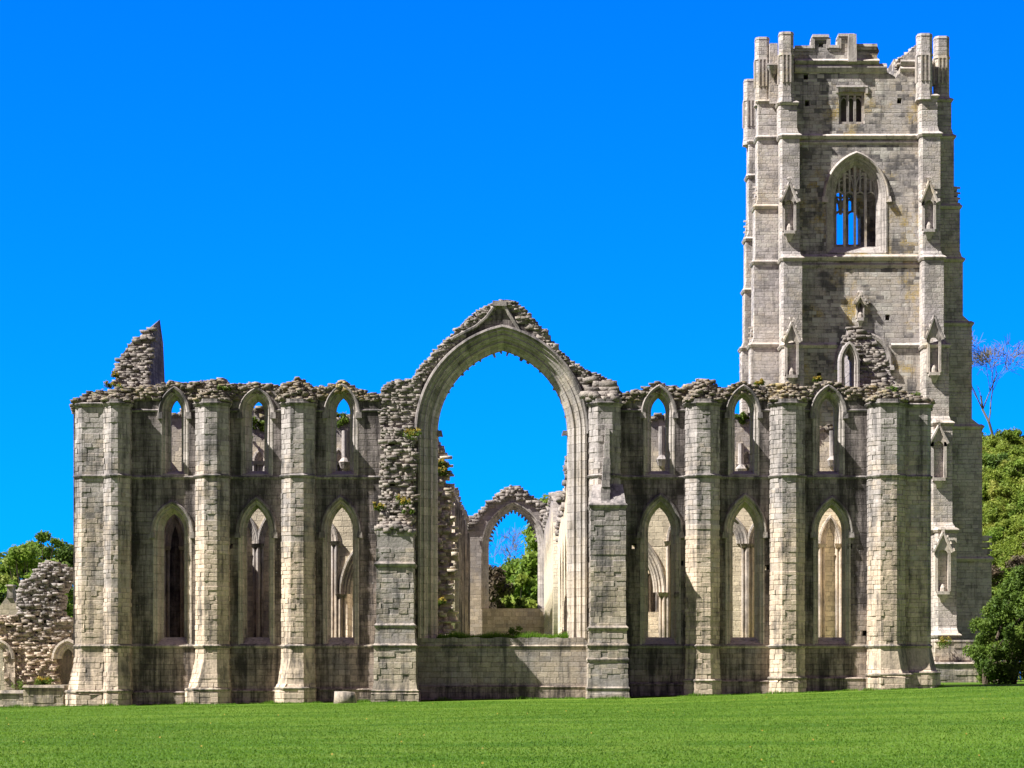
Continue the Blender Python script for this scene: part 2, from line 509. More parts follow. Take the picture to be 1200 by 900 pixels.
def arch(cx, w, zs, rise, off=0.0, n=10, z0=None, ends=True):
    """pointed arch outline: left jamb foot, up, over the point, down; off moves it inwards"""
    Rr = (w * w + rise * rise) / (2 * w); c = Rr - w; r = Rr - off
    apex = math.sqrt(max(r * r - c * c, 1e-6))
    a1 = math.atan2(apex, -c) if True else 0
    pts = []
    if z0 is not None: pts.append((cx - w + off, z0))
    a0 = math.pi
    for i in range(n + 1):
        a = a0 + (a1 - a0) * i / n
        pts.append((cx + c + r * math.cos(a), zs + r * math.sin(a)))
    for i in range(n - 1, -1, -1):
        x, z = pts[i + (1 if z0 is not None else 0)]
        pts.append((2 * cx - x, z))
    if z0 is not None: pts.append((cx + w - off, z0))
    return pts


def sweep(mb, cx, w, zs, rise, profile, z0=None, n=10):
    """a moulding profile [(inward offset, depth y)] drawn along a pointed arch"""
    rows = [arch(cx, w, zs, rise, o, n, z0) for o, y in profile]
    m = len(rows[0])
    L = [0.0]
    for i in range(1, m): L.append(L[-1] + math.dist(rows[0][i], rows[0][i - 1]))
    P = [0.0]
    for i in range(1, len(profile)): P.append(P[-1] + math.dist(profile[i], profile[i - 1]))
    vs, uv = [], []
    for k, (o, y) in enumerate(profile):
        for i in range(m):
            vs.append((rows[k][i][0], y, rows[k][i][1])); uv.append((L[i] + cx * 3.1, P[k] + cx))
    fs = [(k * m + i, k * m + i + 1, (k + 1) * m + i + 1, (k + 1) * m + i) for k in range(len(profile) - 1) for i in range(m - 1)]
    mb.add(vs, fs, 0.0, uv)


def offset_path(pts, d):
    """a plan polyline pushed out by d (outwards is to the right of its travel)"""
    out = []
    for i, p in enumerate(pts):
        ns = []
        for a, b in ((i - 1, i), (i, i + 1)):
            if a < 0 or b >= len(pts): continue
            dx, dy = pts[b][0] - pts[a][0], pts[b][1] - pts[a][1]; l = math.hypot(dx, dy) or 1
            ns.append((dy / l, -dx / l))
        nx, ny = sum(q[0] for q in ns) / len(ns), sum(q[1] for q in ns) / len(ns)
        l2 = nx * nx + ny * ny
        out.append((p[0] + nx * d / max(l2, 0.3), p[1] + ny * d / max(l2, 0.3)))
    return out


def string(mb, plan, z, proj=0.14, h=0.26, top=0.5):
    """a moulded string course following a plan line"""
    prof = [(-0.02, -h * 0.5), (proj * 0.45, -h * 0.45), (proj * 0.9, -h * 0.1), (proj, 0.0), (proj * 0.95, h * 0.12), (-0.02, h * top)]
    rows = []
    for d, dz in prof: rows.append([(x, y, z + dz) for x, y in offset_path(plan, d)])
    m = len(plan)
    vs = [p for r in rows for p in r]
    fs = [(k * m + i, k * m + i + 1, (k + 1) * m + i + 1, (k + 1) * m + i) for k in range(len(prof) - 1) for i in range(m - 1)]
    mb.add(vs, fs, None)


def strings(name, mat, parent, specs):
    for args in specs:
        q_ = MB(); string(q_, *args); q_.build(name, mat, parent)


def courses(mb, plan_fn, z0, z1, h=0.34, jit=0.018, blk=0.5, erode=0.06):
    """masonry in courses of separate blocks round a plan polyline: every course has its own blocks, joints and wear"""
    z = z0
    while z < z1 - 0.05:
        hh = min(h * rnd.uniform(0.75, 1.25), z1 - z)
        if z1 - z - hh < 0.12: hh = z1 - z
        zc = z + hh / 2
        er = -rnd.uniform(0.02, 0.06) if rnd.random() < erode else 0.0
        rows = []
        outline = []                                       # (plan fraction) -> points with offsets
        base = plan_fn(zc)
        segs = []
        for i in range(len(base) - 1):
            L = math.dist(base[i], base[i + 1])
            cuts = []
            s = rnd.uniform(0.25, 0.8) * blk
            while s < L - 0.15:
                cuts.append(s / L); s += blk * rnd.uniform(0.6, 1.5)
            segs.append(cuts)
        cj = [rnd.uniform(-jit, jit) + er - (rnd.uniform(0.0, 0.05) if rnd.random() < 0.04 else 0) for _ in base]
        bj = [[rnd.uniform(-jit, jit) + (-rnd.uniform(0.02, 0.07) if rnd.random() < erode else 0) + er for _ in range(len(c) + 1)] for c in segs]
        def ring(zz, inset):
            pl = plan_fn(zz); cor = offset_path(pl, 1.0)
            pts = []
            for i in range(len(pl)):
                ox, oy = cor[i][0] - pl[i][0], cor[i][1] - pl[i][1]
                k = cj[i] - inset
                pts.append((pl[i][0] + ox * k, pl[i][1] + oy * k))
                if i < len(pl) - 1:
                    dx, dy = pl[i + 1][0] - pl[i][0], pl[i + 1][1] - pl[i][1]; l = math.hypot(dx, dy) or 1
                    nx, ny = dy / l, -dx / l
                    for q, c in enumerate(segs[i]):
                        e = 0.009 / l
                        for t, dd in ((c - e, bj[i][q] - inset), (c, -0.03), (c + e, bj[i][q + 1] - inset)):
                            pts.append((pl[i][0] + dx * t + nx * dd, pl[i][1] + dy * t + ny * dd))
            return pts
        e = min(0.02, hh * 0.15)
        R4 = [(z + 0.002, 0.022), (z + e, 0.0), (z + hh - e, 0.0), (z + hh - 0.002, 0.022)]
        rr = [ring(zz, ins) for zz, ins in R4]
        m = len(rr[0])
        tones = []
        for i in range(len(base) - 1):
            tprev = rnd.uniform(-1, 1); tones.append(tprev)
            for q in range(len(segs[i])):
                tones += [-1.6, -1.6]; tones.append(rnd.uniform(-1, 1))
            # corner to first cut uses tprev
        vs = [(x, y, zz) for r_, (zz, _) in zip(rr, R4) for x, y in r_]
        fs, tn = [], []
        for k in range(3):
            for i in range(m - 1):
                fs.append((k * m + i, k * m + i + 1, (k + 1) * m + i + 1, (k + 1) * m + i))
                tn.append(tones[i] if k == 1 else tones[i] - 0.3)
        mb.add(vs, fs, tn)
        z += hh
    # the core behind the joints
    zs = np.linspace(z0, z1, 12)
    rows = [offset_path(plan_fn(q), -0.024) for q in zs]
    m = len(rows[0])
    vs = [(x, y, q) for r_, q in zip(rows, zs) for x, y in r_]
    mb.add(vs, [(k * m + i, k * m + i + 1, (k + 1) * m + i + 1, (k + 1) * m + i) for k in range(len(zs) - 1) for i in range(m - 1)], -0.8)
    top = rows[-1]
    mb.add([(x, y, z1) for x, y in top], [tuple(range(m))], -0.5)


# one rounded stone as a template: a 3x3x3 shell
_T = []
_idx = {}
for i in range(3):
    for j in range(3):
        for k in range(3):
            if (i, j, k) != (1, 1, 1):
                _idx[(i, j, k)] = len(_T); _T.append((i - 1, j - 1, k - 1))
_T = np.array(_T, float)
_Tn = _T / np.linalg.norm(_T, axis=1, keepdims=True)
_T = _T * 0.95 + _Tn * 0.06
_TF = []
for ax in range(3):
    for s_ in (0, 2):
        for a in range(2):
            for b in range(2):
                q = []
                for da, db in ((0, 0), (1, 0), (1, 1), (0, 1)):
                    c = [0, 0, 0]; c[ax] = s_; c[(ax + 1) % 3] = a + da; c[(ax + 2) % 3] = b + db
                    q.append(_idx[tuple(c)])
                _TF.append(q if s_ == 2 else q[::-1])
_TF = np.array(_TF)


def stones_mesh(name, S_, mat, parent=None, seed=1, rough=0.085):
    """S_: rows of x, y, z, sx, sy, sz, rotation - many worn stones that make one heap or wall face"""
    g = np.random.default_rng(seed)
    A = np.array(S_, float); k = len(A); nv = len(_T)
    V = np.repeat(_T[None], k, 0) + g.normal(size=(k, nv, 3)) * rough
    V = V * (A[:, None, 3:6] / 2)
    tilt = g.normal(size=k) * 0.05
    c, s_ = np.cos(tilt)[:, None], np.sin(tilt)[:, None]
    V = np.stack([V[..., 0] * c - V[..., 2] * s_, V[..., 1], V[..., 0] * s_ + V[..., 2] * c], -1)
    c, s_ = np.cos(A[:, 6])[:, None], np.sin(A[:, 6])[:, None]
    V = np.stack([V[..., 0] * c - V[..., 1] * s_, V[..., 0] * s_ + V[..., 1] * c, V[..., 2]], -1)
    V += A[:, None, :3]
    Fc = (_TF[None] + (np.arange(k) * nv)[:, None, None]).reshape(-1, 4)
    me = bpy.data.meshes.new(name)
    me.vertices.add(k * nv); me.vertices.foreach_set('co', V.reshape(-1).astype(np.float32))
    nf = len(Fc)
    me.loops.add(nf * 4); me.loops.foreach_set('vertex_index', Fc.ravel().astype(np.int32))
    me.polygons.add(nf); me.polygons.foreach_set('loop_start', np.arange(0, nf * 4, 4, dtype=np.int32))
    me.update(calc_edges=True)
    at = me.attributes.new('tone', 'FLOAT', 'FACE')
    at.data.foreach_set('value', np.repeat(g.uniform(-1, 1, k), len(_TF)).astype(np.float32))
    return link(name, me, mat, parent)


def inside(poly, x, z):
    r = False; j = len(poly) - 1
    for i in range(len(poly)):
        (xi, zi), (xj, zj) = poly[i], poly[j]
        if (zi > z) != (zj > z) and x < (xj - xi) * (z - zi) / (zj - zi) + xi: r = not r
        j = i
    return r


def face_stones(poly, y_fn, ch=0.2, ln=0.34, proud=0.12, skip=()):
    """rows of rubble over a polygon in XZ; y_fn(x, z) gives the face depth"""
    xs = [p[0] for p in poly]; zs = [p[1] for p in poly]
    out = []; z = min(zs)
    while z < max(zs):
        hh = ch * rnd.uniform(0.6, 1.35); x = min(xs) - rnd.random() * ln
        while x < max(xs):
            l = ln * rnd.uniform(0.45, 1.9)
            cx, cz = x + l / 2, z + hh / 2
            if inside(poly, cx, cz) and not any(inside(s, cx, cz) for s in skip) and rnd.random() > 0.04:
                d = rnd.uniform(0.25, 0.5)
                out.append((cx, y_fn(cx, cz) + d / 2 - rnd.uniform(0.0, proud) * (1 if rnd.random() > 0.2 else 1.6), cz, l * 1.10, d, hh * 1.10, rnd.uniform(-0.08, 0.08)))
            x += l
        z += hh
    return out


def crest_stones(line, y0, y1, size=0.3, jz=0.12, layers=2, step=0.26, flat=(0.32, 0.55)):
    """loose capping stones along a broken wall top; line is [(x, z)]"""
    out = []
    for (xa, za), (xb, zb) in zip(line[:-1], line[1:]):
        L = math.dist((xa, za), (xb, zb)); n = max(1, int(L / step))
        for i in range(n):
            t = (i + rnd.random()) / n
            x = xa + (xb - xa) * t; z = za + (zb - za) * t
            y = y0
            while y < y1:
                for q in range(layers):
                    s = size * rnd.uniform(0.6, 1.5)
                    out.append((x + rnd.uniform(-.1, .1), y + s * 0.4 - rnd.random() * 0.1, z - 0.05 + rnd.uniform(-1.2, 1) * jz - q * 0.16, s, s * rnd.uniform(.8, 1.4), s * rnd.uniform(*flat), rnd.uniform(-.5, .5)))
                y += size * rnd.uniform(0.9, 1.5)
    return out


def jag(line, step=0.35, amp=0.10):
    out = []
    for (xa, za), (xb, zb) in zip(line[:-1], line[1:]):
        n = max(1, int(math.dist((xa, za), (xb, zb)) / step))
        for i in range(n):
            t = i / n
            out.append((xa + (xb - xa) * t, za + (zb - za) * t + (rnd.uniform(-amp, amp) if i else 0)))
    out.append(line[-1])
    return out


# ------------------------------------------------------------------ the ground
def sstep(a, b, x):
    t = np.clip((x - a) / (b - a), 0, 1); return t * t * (3 - 2 * t)


def ground_z(x, y):
    x = np.asarray(x, float); y = np.asarray(y, float)
    base = np.interp(x, [-60, -25, -8, 0, 5.6, 12.5, 18.75, 22, 40, 80], [-0.5, -0.40, -0.14, 0.0, 0.08, 0.28, 0.5, 0.62, 0.8, 1.0])
    fr = np.clip(-y / 73, 0, 1.3)
    z = base * (1 - 0.75 * sstep(0, 1, fr)) - 0.62 * fr - 0.10 * np.sin(np.clip(fr, 0, 1) * math.pi) * 0.3
    back = np.clip(y / 50, 0, 1)
    z = z + back * (0.85 - base) * sstep(14, 22, x) * 0.5 + 0.05 * np.sin(x * 0.21 + 1.3) * np.sin(y * 0.13) * sstep(0, 15, -y)
    hill = 23.4 * sstep(30, 47, x) * sstep(74, 124, y)
    far = 18 * sstep(120, 240, y) * sstep(-30, 0, x) * sstep(30, 20, x)
    left = 6 * sstep(40, 130, y) * sstep(-10, -60, x)
    bump = (np.sin(x * 0.9 + y * .35) * 0.5 + np.sin(x * .41 - y * .63 + 2) * 0.7) * sstep(5, 12, hill) * 0.6
    return z + hill + far + left + bump


def ground():
    xs = np.concatenate([np.linspace(-700, -62, 16), np.linspace(-60, 90, 151), np.linspace(95, 700, 16)])
    ys = np.concatenate([np.linspace(-140, 180, 321), np.linspace(190, 1200, 22)])
    X, Y = np.meshgrid(xs, ys)
    Z = ground_z(X, Y)
    V = np.stack([X, Y, Z], -1).reshape(-1, 3)
    nx, ny = len(xs), len(ys)
    i = np.arange(nx * ny).reshape(ny, nx)
    Q = np.stack([i[:-1, :-1], i[:-1, 1:], i[1:, 1:], i[1:, :-1]], -1).reshape(-1, 4)
    me = bpy.data.meshes.new('ground')
    me.from_pydata(V.tolist(), [], Q.tolist())
    me.polygons.foreach_set('use_smooth', np.ones(len(me.polygons), dtype=bool))
    o = link('ground', me, M['lawn'])
    tag(o, kind='structure')


ground()


def grass_blades():
    g = np.random.default_rng(3)
    n = 260000
    y = CAM_Y + 38 + (g.random(n) ** 1.25) * 78
    x = (g.random(n) * 2 - 1) * (y - CAM_Y) * 0.235
    z = ground_z(x, y)
    hgt = 0.016 + 0.032 * g.random(n) ** 2
    a = g.random(n) * math.pi
    wd = 0.012 + 0.014 * g.random(n)
    dx, dy = np.cos(a) * wd, np.sin(a) * wd
    lx, ly = g.normal(size=n) * 0.025, g.normal(size=n) * 0.025
    V = np.stack([np.stack([x - dx, y - dy, z - 0.01], -1), np.stack([x + dx, y + dy, z - 0.01], -1), np.stack([x + lx, y + ly, z + hgt], -1)], 1)
    keep = ~((y > -3) & (x < 21.5) & (x > -22.5))
    pat = np.sin(x * 0.35 + 1.0) * np.sin(y * 0.23) * 0.25 + 0.5
    tone = np.clip(pat + g.normal(size=n) * 0.17, 0, 1)
    o = quads_mesh('grass', V[keep], tone[keep], M['blade'], None, 3)
    tag(o, 'short mown green grass blades covering the lawn', 'grass', kind='stuff')
    # dandelion flower heads dotted over the lawn
    m = 48
    y = CAM_Y + 40 + (g.random(m) ** 1.2) * 70; x = (g.random(m) * 2 - 1) * (y - CAM_Y) * 0.225
    z = ground_z(x, y) + 0.07
    r = 0.016 + 0.012 * g.random(m)
    an = np.linspace(0, 2 * math.pi, 7)[:-1]
    V = np.stack([np.stack([x + np.cos(t) * r, y + np.sin(t) * r * 0.7, z + np.sin(t) * r * 0.8], -1) for t in an], 1)
    keep = ~(y > -6)
    o = quads_mesh('dandelion_flowers', V[keep], g.random(m)[keep], M['flower'], None, 6)
    tag(o, 'tiny yellow dandelion heads scattered over the lawn', 'flowers', kind='stuff')


grass_blades()

# ------------------------------------------------------------------ the chapel's east front
YW = 1.12                                                   # wall plane; the buttress fronts stand at Y = 0
chapel = empty('ruined_chapel', (0, YW, 0), 'long roofless grey stone chapel with buttresses, lancets and a tall broken arch', 'ruin')


def poly_at(pts, Y): return [F(x, y, Y) for x, y in pts]


TOP = [(86, 471), (92, 466), (105, 461), (130, 458), (150, 455), (178, 454), (190, 450), (205, 447), (222, 449), (245, 447), (258, 444), (270, 451),
       (285, 451), (301, 449), (318, 453), (330, 453), (350, 444), (360, 450), (372, 456), (386, 451), (401, 447), (416, 455), (432, 461), (446, 461),
       (452, 452), (462, 446), (480, 445), (489, 441), (493, 431), (505, 418), (520, 402), (536, 386), (552, 371), (566, 361), (577, 355), (586, 352),
       (601, 352), (606, 357), (616, 365), (626, 377), (637, 388), (645, 400), (655, 411), (666, 422), (676, 429), (690, 436), (700, 438), (712, 445),
       (724, 456), (732, 462), (742, 459), (757, 455), (772, 448), (787, 454), (797, 457), (808, 452), (818, 445), (832, 447), (842, 455), (856, 453),
       (871, 448), (886, 454), (900, 453), (920, 449), (938, 454), (952, 453), (970, 447), (986, 451), (1002, 456), (1020, 454), (1036, 450), (1050, 456),
       (1062, 462), (1078, 468), (1091, 470)]
LOW = [(176, 228, 578 + 8, 191, 215, 600), (276, 325, 581, 288, 314, 597), (375, 424, 580, 388, 414, 595),
       (747, 801, 578, 761, 788, 596), (847, 899, 578, 861, 887, 594), (950, 1000, 581, 959, 987, 596)]
UPP = [(185, 224, 452, 199, 211.5, 471), (279, 323, 453, 295, 309.5, 468), (379, 423, 449, 393, 409, 467),
       (751, 794, 450, 764, 781, 467), (850, 893, 450, 863, 881, 466), (949, 993, 450, 962, 979, 459)]

holes = []
wins = []


def lancet(xl, xr, ya, ol, orr, oa, ys, ysill, yopen, hood_px):
    """read one lancet off the photograph: hood edge, opening, springing, sill"""
    X0, X1 = FX(xl + hood_px, YW), FX(xr - hood_px, YW)
    cx, w = (X0 + X1) / 2, (X1 - X0) / 2
    zs = FZ(ys, YW); rise = FZ(ya + hood_px, YW) - zs
    z0 = FZ(ysill, YW)
    yo = YW + 0.62
    o0, o1 = FX(ol, yo), FX(orr, yo)
    inset = w - (o1 - o0) / 2
    holes.append(arch(cx, w + 0.004, zs, rise, 0, 10, z0))
    wins.append((cx, w, zs, rise, z0, FZ(yopen, yo), inset, yo))


for a in UPP: lancet(*a, 482, 557, 552, 3.2)
for a in LOW: lancet(*a, 622, 757, 747, 3.2)

# the great arch: opening and its outer order
GA_L, GA_R = FX(490, YW), FX(687.5, YW)
ga_cx, ga_w = (GA_L + GA_R) / 2, (GA_R - GA_L) / 2
ga_zs = FZ(506, YW); ga_rise = FZ(385, YW) - ga_zs
ga_z0 = FZ(748, YW)
holes.append(arch(ga_cx, ga_w, ga_zs, ga_rise, 0, 24, ga_z0))

for a_, b_ in ((798, 660), (793, 697), (1013, 742), (1073, 745), (443, 637), (899, 665), (996, 640), (270, 640), (743, 640)):
    hx_, hz_ = F(a_, b_, YW)
    holes.append([(hx_ - .11, hz_ - .13), (hx_ - .1, hz_ + .12), (hx_ + .12, hz_ + .13), (hx_ + .11, hz_ - .12)])
top = jag(poly_at(TOP, YW), 0.3, 0.07)
outline = [(FX(86, YW), -1.0)] + top + [(FX(1091, YW), -1.0)]
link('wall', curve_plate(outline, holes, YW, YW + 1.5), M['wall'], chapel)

# window surrounds, sills and hoods
for i, (cx, w, zs, rise, z0, zo, T, yo) in enumerate(wins):
    upper = i < 6
    mb = MB()
    y = YW
    prof = [(-0.0, y + 0.02), (0.0, y - 0.012), (0.07, y - 0.012), (0.10, y + 0.06), (0.15, y + 0.09), (0.20, y + 0.07), (0.24, y + 0.13), (0.26, y + 0.2),
            (T - 0.10, y + 0.52), (T - 0.06, y + 0.54), (T, y + 0.60), (T, y + 0.86), (T - 0.08, y + 0.9), (0.02, y + 1.52)]
    sweep(mb, cx, w, zs, rise, prof, z0)
    # weathered sloping sill
    x0, x1 = cx - w + 0.02, cx + w - 0.02
    mb.add([(x0, y - 0.02, z0 - 0.05), (x1, y - 0.02, z0 - 0.05), (x1, y - 0.02, z0 + 0.03), (x0, y - 0.02, z0 + 0.03), (x1, yo, zo), (x0, yo, zo), (x1, y + 1.48, zo + 0.02), (x0, y + 1.48, zo + 0.02),
            (x0, y + 1.48, z0 - 0.05), (x1, y + 1.48, z0 - 0.05)],
           [(0, 1, 2, 3), (3, 2, 4, 5), (5, 4, 6, 7), (7, 6, 9, 8)], 0.0, [(k * .3, k * .2) for k in range(10)])
    win = mb.build('lancet_window', M['mould'], chapel)
    hb = MB()
    hp = [(0.05, y + 0.02), (0.05, y - 0.06), (0.0, y - 0.13), (-0.07, y - 0.15), (-0.12, y - 0.09), (-0.14, y + 0.02)]
    sweep(hb, cx, w, zs - 0.08, rise + 0.06, hp, None)
    for sx in (-1, 1):
        hx = cx + sx * (w + 0.03)
        hb.box(hx - 0.14, hx + 0.14, y - 0.17, y + 0.02, zs - 0.36, zs - 0.06, 0.0, 0.03, 0.02)
    hb.build('hood_mould', M['trim'], win)

# great arch mouldings
arch_part = MB()
y = YW
Ti = 22 / 24 * 1.03
prof = [(0.0, y + 0.02), (0.0, y - 0.10), (0.10, y - 0.12), (0.15, y + 0.02), (0.24, y + 0.06), (0.30, y + 0.02), (0.36, y + 0.12), (0.44, y + 0.16), (0.48, y + 0.34),
        (0.56, y + 0.36), (0.62, y + 0.31), (0.68, y + 0.42), (0.72, y + 0.62), (0.82, y + 0.66), (0.88, y + 0.72), (Ti, y + 0.85), (Ti, y + 1.05), (Ti - 0.1, y + 1.1), (Ti - 0.3, y + 1.52), (0, y + 1.52)]
sweep(arch_part, ga_cx, ga_w, ga_zs, ga_rise, prof, ga_z0, 28)
great = arch_part.build('great_arch', M['mould'], chapel)
hb = MB()
hp = [(0.03, y), (0.02, y - 0.15), (-0.06, y - 0.24), (-0.15, y - 0.20), (-0.19, y - 0.05), (-0.2, y + 0.02)]
sweep(hb, ga_cx, ga_w, ga_zs, ga_rise, hp, ga_zs - 0.1, 28)
hb.build('hood_mould', M['trim'], great)
hb = MB()
for line in ([(528, 398), (541, 391), (557, 383), (570, 372), (578, 361), (582, 357)], [(611, 391), (605, 381), (598, 370), (593, 362), (589, 357)]):
    hb.tube([(F(px, py, y - 0.1)[0], y - 0.08, F(px, py, y - 0.1)[1]) for px, py in line], 0.09, 6)
hb.box(*F(577, 0, y)[:1], FX(594, y), y - 0.2, y + 0.3, FZ(359, y), FZ(353, y), None, 0.03, 0.02)
hb.build('ogee_gable', M['trim'], great)
# broken tracery cusps hanging from the arch's inner edge
inner = arch(ga_cx, ga_w, ga_zs, ga_rise, Ti - 0.02, 60)
nin = len(inner)
for t in np.linspace(0.16, 0.93, 24):
    i = int(t * (nin - 1)); px_, pz_ = inner[i]
    qx, qz = inner[min(i + 1, nin - 1)]
    tx, tz = qx - px_, qz - pz_; l = math.hypot(tx, tz); tx, tz = tx / l, tz / l
    nx, nz = tz, -tx
    ln = rnd.uniform(0.03, 0.13) + (0.12 if 0.42 < t < 0.6 and rnd.random() < .7 else 0)
    wd = rnd.uniform(0.06, 0.12)
    yy = y + 0.92
    q = MB()
    tip = rnd.uniform(0.2, 0.7)
    pts = [(px_ - tx * wd, pz_ - tz * wd), (px_ + tx * wd, pz_ + tz * wd), (px_ + tx * wd * tip + nx * ln, pz_ + tz * wd * tip + nz * ln), (px_ - tx * wd * tip + nx * ln * .9, pz_ - tz * wd * tip + nz * ln * .9)]
    q.add([(a, yy - 0.09, b) for a, b in pts] + [(a, yy + 0.09, b) for a, b in pts], [(0, 1, 2, 3), (7, 6, 5, 4), (0, 4, 5, 1), (1, 5, 6, 2), (2, 6, 7, 3), (3, 7, 4, 0)])
    q.build('cusp', M['trim'], great)
# corbel stubs at the springing, left by the lost tracery
for sx in (-1, 1):
    hx = ga_cx + sx * (ga_w - Ti - 0.05)
    q = MB()
    q.box(hx - 0.2, hx + 0.2, y + 0.75, y + 1.1, ga_zs - 0.12, ga_zs + 0.16, None, 0.05, 0.05)
    q.build('corbel', M['trim'], great)

# dwarf wall under the arch
dz1 = ga_z0
dw = MB()
dx0, dx1 = FX(484, YW) - 0.1, FX(692, YW) + 0.1
ptsd = [(dx0 - 0.0, 0.0), (dx1, 0.0)]
link('dwarf_wall', curve_plate([(FX(484, YW), -1.0), (FX(484, YW), dz1 - 0.45), (GA_L - 0.05, dz1 - 0.45)] + jag([(GA_L - 0.05, dz1 + 0.02), (GA_R + 0.05, dz1 + 0.02)], 0.3, 0.04) + [(GA_R + 0.05, dz1 - 0.45), (FX(692, YW), dz1 - 0.45), (FX(692, YW), -1.0)], [], YW - 0.03, YW + 1.6), M['dwarf'], chapel)


# buttresses
def shaft_plan(x0, x1, c, yf, yb, fl=1.0, fr=1.0):
    return lambda e: [(x0 - e * fl, yb), (x0 - e * fl, yf + c - e * 0.4), (x0 + c - e * fl, yf - e * 0.7), (x1 - c + e * fr, yf - e * 0.7), (x1 + e * fr, yf + c - e * 0.4), (x1 + e * fr, yb)]


ZS1, ZS2, ZCAP = FZ(557, 0), FZ(757, 0), FZ(472, 0)


def batter(z, gz, z_hi=1.9, amt=0.36):
    if z > z_hi: return 0.0
    if z > gz + 0.72: return amt * (z_hi - z) / (z_hi - gz - 0.72)
    return amt + 0.10


bspec = [(120, 151), (228, 267), (329, 368), (804, 844), (904, 944), (1019, 1062)]
for k, (pl, pr) in enumerate(bspec):
    x0, x1 = FX(pl, 0.25), FX(pr, 0.25)
    if k == 0: x0 = FX(119, 0.25)
    c = 0.50
    gz = float(ground_z((x0 + x1) / 2, 0))
    pf = shaft_plan(x0, x1, c, 0.0, YW + 0.02, *((0.3, 0.15), (1.0, 0.15), (0.65, 0.1), (0.5, 0.5), (0.5, 0.5), (0.1, 0.9))[k])
    mb = MB()
    am = 0.36 if k < 3 else (0.3 if k == 5 else 0.05)
    courses(mb, lambda z: pf(batter(z, gz, 1.9, am)), gz - 0.4, ZCAP - 0.05, 0.235, 0.018, 0.37, 0.06)
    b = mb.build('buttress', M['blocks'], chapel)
    strings('string_course', M['trim'], b, [(pf(0.0), ZS1, 0.10, 0.2), (pf(0.0), ZS2, 0.09, 0.2), (pf(am + 0.1), gz + 0.74, 0.04, 0.14)])
    cp = MB()
    string(cp, pf(0.0), ZCAP, 0.13, 0.24, 0.3)
    cp.prism(pf(0.06), ZCAP + 0.02, ZCAP + 0.2, None, 0)
    cp.build('capital', M['trim'], b)
    # rubble heaped on the capital
    st = []
    apex = {0: 0.5, 1: 1.05, 2: 1.1, 3: 1.1, 4: 0.85, 5: 0.75}[k]
    for _ in range(650):
        u, v = rnd.random(), rnd.random()
        x = x0 + (x1 - x0) * u; yv = 0.15 + 2.6 * v
        hmax = apex * max(0.0, 1 - abs(u - 0.5) * 1.7) * min(1, 0.45 + yv * 0.8)
        z = ZCAP + 0.12 + rnd.random() * hmax
        s = rnd.uniform(0.12, 0.30)
        st.append((x, yv, z, s, s, s * rnd.uniform(.32, .55), rnd.uniform(-.6, .6)))
    stones_mesh('rubble_cap', st, M['crest'], b, 20 + k)

# corner faces at either end, set back from the buttress fronts
for k, (pl, pr, yf, side) in enumerate(((86, 121, 0.45, -1), (1060, 1091.5, 0.8, 1))):
    xa, xb = FX(pl, yf), FX(pr, yf)
    gz = float(ground_z(xa if side < 0 else xb, 0))
    if side < 0:
        pf = lambda e, xa=xa, xb=xb, yf=yf: [(xa - e, 3.6), (xa - e, yf + 0.42 - e * .4), (xa + 0.40 - e * .4, yf - e), (xb, yf - e), (xb, 3.0)]
    else:
        pf = lambda e, xa=xa, xb=xb, yf=yf: [(xa, 3.0), (xa, yf - e), (xb - 0.2 + e * .4, yf - e), (xb + e, yf + 0.2 - e * .4), (xb + e, 3.6)]
    mb = MB()
    courses(mb, lambda z: pf(batter(z, gz, 2.2, 0.34)), gz - 0.4, ZCAP, 0.235, 0.018, 0.40, 0.06)
    b = mb.build('corner_buttress', M['blocks'], chapel)
    strings('string_course', M['trim'], b, [(pf(0.0), ZS1, .1, .2), (pf(0.0), ZS2, .09, .2), (pf(0.44), gz + 0.74, 0.04, 0.14), (pf(0.0), ZCAP, 0.14, 0.26, 0.3)])
    st = []
    for _ in range(140):
        x = rnd.uniform(xa - 0.05, xb + 0.05); yv = rnd.uniform(yf + 0.15, 3.2)
        s = rnd.uniform(0.18, 0.4)
        inn = (x - xa) / (xb - xa) if side < 0 else (xb - x) / (xb - xa)
        st.append((x, yv, ZCAP + 0.12 + rnd.random() * 0.4 * (0.2 + inn), s, s, s * 0.55, rnd.uniform(-.5, .5)))
    stones_mesh('rubble_cap', st, M['crest'], b, 40 + k)

# the two deep piers beside the great arch
YP = -1.25
zt = FZ(622, YP)
pa0, pa1 = FX(441, YP), FX(484.5, YP)
xa, xb = pa0, pa1
pf = lambda e: [(xa - e, YW + .02), (xa - e, YP - e), (xb + e, YP - e), (xb + e, YW + .02)]
gz = float(ground_z(xa, 0)) - 0.05
mb = MB()
courses(mb, lambda z: pf(0.26 if z < gz + 0.55 else (0.12 if z < ZS2 else 0.05 if z < FZ(733, YP) else 0.0)), gz - 0.4, zt, 0.25, 0.02, 0.42, 0.1)
pier = mb.build('pier', M['pier'], chapel)
strings('string_course', M['trim'], pier, [(pf(0.1), ZS2, 0.09, 0.22), (pf(0.04), FZ(733, YP), 0.07, 0.22), (pf(0.02), FZ(661, YP), 0.08, 0.26), (pf(0.2), gz + 0.6, 0.06, 0.14)])
